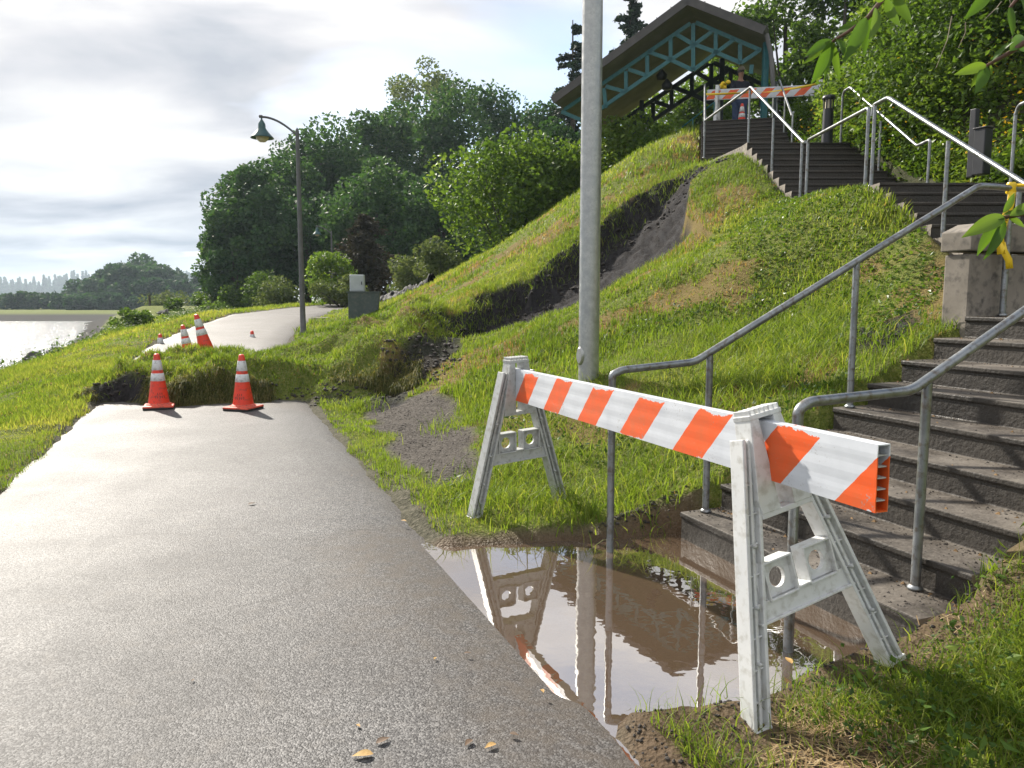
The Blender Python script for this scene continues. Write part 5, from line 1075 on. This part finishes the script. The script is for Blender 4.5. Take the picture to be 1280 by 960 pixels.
def step_litter(n, size, mat, name, label):
    vs = []; fs = []
    for _ in range(n):
        k = random.choice([0, 0, 0, 1, 1, 2, 3, 4, 5, 6, 7, 8]); a = k*TR+(random.uniform(.02, .28) if random.random() < .4 else .28-abs(random.gauss(0, .05))); b_ = random.uniform(.02, 1.68) if random.random() < .6 else min(1.68, max(.02, random.choice([.1, 1.5])+random.gauss(0, .12)))
        x, y = SP(max(.01, a), b_); q = size*random.uniform(.3, 1)**1.6; i = len(vs); z = (k+1)*RH
        vs += [(x+q*random.uniform(.5, 1), y, z), (x, y+q*random.uniform(.5, 1), z), (x-q*random.uniform(.5, 1), y, z), (x, y-q*random.uniform(.5, 1), z), (x+random.uniform(-.3, .3)*q, y, z+q*random.uniform(.4, .9))]
        fs += [(i, i+1, i+4), (i+1, i+2, i+4), (i+2, i+3, i+4), (i+3, i, i+4)]
    m = MB(); m.add(vs, fs); tag(m.build(name, mat), label, 'litter', None, 'stuff')
step_litter(2200, .011, mdirt, 'step_dirt', 'dirt crumbs gathered on the treads of the lowest flight')
step_litter(160, .020, nmat('dry_leaf_crumbs', (.14, .08, .03), (.26, .16, .07), 20.0, .8), 'leaf_litter', 'dry leaf bits lying on the lowest steps')
# debris on steps (dirt sitting on tread 1 near the post)
# riprap rocks of the river bank: individuals
mrock = nmat('dark_riprap', (.035, .034, .033), (.075, .072, .068), 2.0, .85, bmp=.5, bdist=.03)
for i in range(46):
    Y = 14.5+i*.5+random.uniform(-.3, .3); x = float(cpath(Y))-float(np.interp(Y, [0, 18, 24, 35, 60], [4.8, 4.6, 5.4, 9.0, 20]))-random.uniform(.2, 1.5); r_ = random.uniform(.12, .28)
    ico = [Vector((random.gauss(0, 1), random.gauss(0, 1), random.gauss(0, 1))).normalized() for _ in range(16)]
    import bmesh
    bm = bmesh.new()
    for q in ico: bm.verts.new((q.x*r_*random.uniform(.8, 1.2), q.y*r_*random.uniform(.8, 1.2), q.z*r_*.75))
    bmesh.ops.convex_hull(bm, input=bm.verts); me = bpy.data.meshes.new('rock'); bm.to_mesh(me); bm.free(); me.materials.append(mrock)
    o = bpy.data.objects.new('rock', me); COL.objects.link(o); o.location = (x, Y, Z1v(x, Y)+r_*.3); tag(o, 'dark angular boulder in the riprap along the river bank', 'rock', 'riprap boulders on the river bank')

# fallen leaves, twig on asphalt
mlf = nmat('dead_leaf', (.30, .17, .05), (.42, .27, .09), 30.0, .7, bmp=.2)
mlf2 = nmat('brown_leaf', (.07, .04, .02), (.12, .07, .035), 30.0, .7, bmp=.2)
def on0(u, v, z=.02):
    d_ = ray(u, v, 1)-Vector((0, 0, H)); t = (z-H)/d_.z; return Vector((d_.x*t, d_.y*t, z))
def leaf_mesh(Ln, wd, curl, n=7):
    m = MB(); vs = []
    for i in range(n+1):
        t = i/n; wv_ = wd*math.sin(math.pi*min(1, t*1.02)**.8)*(1-t*.25)+.0006; zc = curl*Ln*math.sin(t*math.pi*.9)
        vs += [(t*Ln, -wv_, zc+wv_*.35), (t*Ln, 0, zc), (t*Ln, wv_, zc+wv_*.35)]
    fs = [(i*3+j, i*3+j+1, i*3+j+4, i*3+j+3) for i in range(n) for j in (0, 1)]; m.add(vs, fs, True); return m
for (u, v, Ln, mt, lb) in [(467, 943, .045, mlf, 'largest tan fallen leaf near the bottom edge of the asphalt'), (470, 930, .035, mlf2, 'brown curled leaf just above the tan one'), (446, 906, .014, mlf, 'tiny yellow green leaf left of the tan leaf'), (620, 930, .03, mlf, 'light curled leaf near the bottom centre'), (637, 917, .022, mlf2, 'dark brown leaf above the light curled one'), (590, 925, .028, mlf2, 'dark twisted leaf left of the light curled one'), (580, 817, .02, mlf2, 'small dark leaf on the asphalt left of the puddle'),
                           (545, 822, .014, mlf, 'tiny pale leaf left of the small dark leaf'), (501, 651, .03, mlf, 'pale leaf at the grass verge edge'), (240, 852, .012, mlf2, 'tiny dark leaf at the lower left of the asphalt'), (310, 631, .04, mlf2, 'thin brown leaf in the middle of the path'), (440, 595, .02, mlf2, 'small brown leaf by the right verge of the path'), (990, 830, .035, mlf, 'yellow leaf beside the puddle end behind the barricade foot'), (677, 862, .018, mlf, 'small pale leaf at the waterline of the puddle')]:
    p_ = on0(u, v, .021); o = leaf_mesh(Ln*1.5, Ln*.42, .035).build('fallen_leaf', mt); o.location = p_+Vector((0, 0, .002)); o.rotation_euler = (0, 0, random.uniform(0, 6)); tag(o, lb, 'leaf', 'fallen leaves')
# twig branches on left edge
# ------------------------------------------------------------ foreground cherry branches
Lch = leaf_mat('cherry_leaves', (.035, .085, .012), (.07, .14, .022), (.12, .19, .035), .42, .42)
mtw = nmat('cherry_twig', (.07, .035, .025), (.12, .06, .04), 20.0, .7, bmp=.2)
def cherry_leaf(Ln, wd):
    n = 10; vs = []; fs = []
    for i in range(n+1):
        t = i/n; w_ = wd*(math.sin(math.pi*t**.85)**.9)*(1 if t < .8 else (1-(t-.8)*1.2))+.0005; zc = -.22*Ln*t*t
        for k, s_ in enumerate((-1, -.5, 0, .5, 1)): vs.append((t*Ln, s_*w_, zc+abs(s_)*w_*.30))
    for i in range(n):
        for j in range(4): fs.append((i*5+j, i*5+j+1, i*5+j+6, i*5+j+5))
    return vs, fs
def branch(name, label, pts, leaves, rr_=(.006, .0025)):
    """pts: (u,v,Y) list; leaves: (u0,v0,u1,v1,Y,width factor)"""
    P = [ray(*q) for q in pts]; root = empty(name, P[0], 0, label, 'branch'); m = MB()
    m.tube([q-P[0] for q in P], list(np.linspace(rr_[0], rr_[1], len(P))), 8); m.build('twig', mtw, root)
    for (u0, v0, u1, v1, Y, wf) in leaves:
        a = ray(u0, v0, Y)-P[0]; b_ = ray(u1, v1, Y+random.uniform(-.06, .04))-P[0]; Ln = (b_-a).length; x = (b_-a).normalized()
        y = x.cross(Vector((random.uniform(-.5, .5), -1, random.uniform(-.2, .6)))).normalized(); z = x.cross(y)
        if z.z < 0: z = -z; y = -y
        Mx = Matrix((x, y, z)).transposed().to_4x4(); Mx.translation = a; vs, fs = cherry_leaf(Ln, Ln*.115*wf); m = MB(); m.add(vs, fs, True)
        o = m.build('leaf', Lch, root); o.matrix_local = Mx
        at_ = o.data.attributes.new('rnd', 'FLOAT', 'FACE'); at_.data.foreach_set('value', [random.uniform(.3, .9)]*len(o.data.polygons))
branch('cherry_branch', 'cherry branch with drooping leaves entering at the top right', [(1112, -12, 1.75), (1085, 22, 1.72), (1060, 40, 1.70), (1040, 52, 1.70)],
       [(1038, 50, 1006, 82, 1.70, 1.0), (1040, 52, 1022, 100, 1.70, 1.3), (1042, 54, 1047, 98, 1.69, .8), (1040, 50, 1012, 62, 1.72, 1.1), (1044, 46, 1060, 62, 1.71, 1.4), (1075, 30, 1042, 38, 1.70, 1.4), (1083, 22, 1063, 68, 1.69, 1.1), (1088, 18, 1078, 70, 1.74, .9), (1095, 10, 1097, 42, 1.72, 1.3), (1108, -4, 1120, 36, 1.70, 1.5), (1118, -6, 1138, 30, 1.72, 1.3), (1105, 0, 1085, -10, 1.7, 1.2), (1040, 51, 1032, 92, 1.72, .7)])
branch('cherry_branch', 'short leafy cherry twig at the right edge above the black post', [(1300, 40, 1.5), (1262, 66, 1.5), (1233, 82, 1.5)],
       [(1233, 81, 1200, 90, 1.5, 1.3), (1232, 83, 1212, 110, 1.5, 1.2), (1233, 83, 1226, 108, 1.51, 1.2), (1236, 80, 1243, 94, 1.5, 1.3), (1240, 76, 1258, 52, 1.5, .9), (1262, 64, 1290, 35, 1.49, 1.2), (1270, 60, 1300, 58, 1.5, 1.2)])
branch('cherry_branch', 'small cherry twig with bright leaves in front of the yellow tape knot', [(1310, 262, 1.45), (1275, 268, 1.45), (1254, 272, 1.45)],
       [(1256, 270, 1214, 288, 1.45, 1.2), (1256, 272, 1212, 318, 1.44, 1.2), (1255, 268, 1276, 262, 1.46, 1.1), (1256, 275, 1242, 318, 1.46, .9), (1260, 272, 1285, 282, 1.45, 1.3), (1254, 266, 1272, 240, 1.46, 1.2), (1262, 270, 1300, 250, 1.44, 1.2)], (.005, .003))
branch('cherry_branch', 'drooping leaf tips of a cherry twig at the top right corner', [(1300, -20, 1.5), (1275, -6, 1.5), (1262, 10, 1.5)],
       [(1262, 8, 1268, 38, 1.5, .8), (1240, -14, 1214, 18, 1.5, 1.2), (1275, -6, 1290, 20, 1.5, 1.2)])
# bare hanging twigs in the thicket
m = MB()
for (u0, v0, u1, v1) in ((1190, 20, 1170, 85), (1207, 28, 1198, 60), (1252, 2, 1230, 25), (1262, 0, 1265, 50)):
    a, b_ = ray(u0, v0, 9.5), ray(u1, v1, 9.6); m.tube([a, (a+b_)/2+Vector((.04, 0, .03)), b_], [.006, .005, .003], 6)
tag(m.build('bare_vines', nmat('pale_vine', (.22, .18, .13), (.32, .27, .2), 8.0, .8)), 'pale bare vines hanging in the thicket at the upper right', 'vines', None, 'stuff')

# ------------------------------------------------------------ distant woods (read as masses)
def far_wood(name, label, segs_, mat, ls, n, dens=1.0):
    """segs_: (u, vtop, Y, width px) crowns"""
    P = []; 
    for (u, vt, Y, wpx, con) in segs_:
        a = ray(u, vt, Y); zb = -1.3; h = a.z-zb; w_ = wpx*Y/F
        k = int(n)
        if con:
            t = R.rand(k)**1.3; an = R.uniform(0, 6.28, k); rr_ = w_/2*(1-t)*R.uniform(.5, 1, k); p_ = np.stack([a.x+np.cos(an)*rr_, Y+np.sin(an)*rr_, zb+h*.3+h*.7*t], 1)
        else:
            p_, _, _ = crown_pts(k, (a.x, Y, zb+h*.5), w_, h, 8, (.25, .36), .95)
            p_ = p_[p_[:, 2] > zb]
            p_[:, 2] = np.minimum(p_[:, 2], a.z+.3)
        P.append(p_)
    P = np.concatenate(P); vs, f = leafs(P, ls, 1.0); r = np.clip(.5+.5*vnoise(P[:, 0]*.12, P[:, 2]*.2)+R.normal(0, .2, len(P)), 0, 1)
    tag(fast_mesh(name, vs, f, mat, None, {'rnd': ('FACE', r)}), label, 'woodland', None, 'stuff')
Lfar = leaf_mat('far_woodland_leaves', (.012, .038, .016), (.024, .068, .026), (.055, .12, .038), .3, .7)
out = [(88, 362), (100, 346), (114, 338), (130, 330), (150, 320), (165, 313), (182, 311), (196, 318), (205, 336), (225, 336), (245, 338), (262, 342), (280, 345), (300, 345), (320, 350)]
sg = []
for (u, vt) in out:
    for k in range(3): sg.append((u+random.uniform(-8, 8), vt+k*14+random.uniform(0, 6), 200-k*9+random.uniform(-6, 6), 34, 0))
for u in range(95, 335, 12): sg.append((u+random.uniform(-4, 4), 372+random.uniform(-6, 4), 168, 26, 0))
far_wood('hill_woodland', 'wooded rounded hill across the river bend', sg, Lfar, 1.15, 1100)
sg = [(u+random.uniform(-3, 3), 367+random.uniform(-3, 3), 185+random.uniform(-10, 10), 20, 0) for u in range(-120, 110, 9)]
far_wood('shore_woodland', 'low even line of trees along the far shore', sg, Lfar, 1.0, 520)
sg = [(u+random.uniform(-3, 3), 346+6*math.sin(u*.05)+random.uniform(-5, 4)+(u > 60)*2, 1150+random.uniform(-60, 60), 9, 1) for u in range(-150, 330, 3)]+[(u, 357, 1200, 18, 0) for u in range(-150, 330, 9)]
far_wood('ridge_woodland', 'hazy conifer ridge behind the far shore', sg, Lfar, 3.6, 420)
sg = [(210, 332, 300, 12, 1), (216, 338, 300, 10, 1), (222, 336, 300, 12, 1), (228, 342, 300, 10, 1)]
far_wood('far_conifers', 'few pointed conifers right of the wooded hill top', sg, Lfar, 1.6, 350)
tk = ray(188, 395, 60); m = MB(); m.lathe([(.10, 0), (.09, 1.9)], 8); o = m.build('wooden_post', mbark); o.location = (tk.x, tk.y, tk.z-.3); tag(o, 'thin dark wooden post at the river edge beyond the shrubs', 'post')
# signs/driftwood orange heap
# ------------------------------------------------------------ haze
hzm = bpy.data.materials.new('air_haze'); hzm.use_nodes = True; nt = hzm.node_tree; nt.nodes.clear()
pvn = N(nt, 'ShaderNodeVolumePrincipled'); pvn.inputs['Color'].default_value = (.72, .86, 1.0, 1); pvn.inputs['Density'].default_value = .00032; pvn.inputs['Anisotropy'].default_value = .3
ou = N(nt, 'ShaderNodeOutputMaterial'); L(nt, pvn.outputs[0], ou.inputs['Volume'])
m = MB(); m.box((0, 1500, 28), (7400, 6600, 72)); o = m.build('haze', hzm); o['kind'] = 'stuff'; o.data.update()
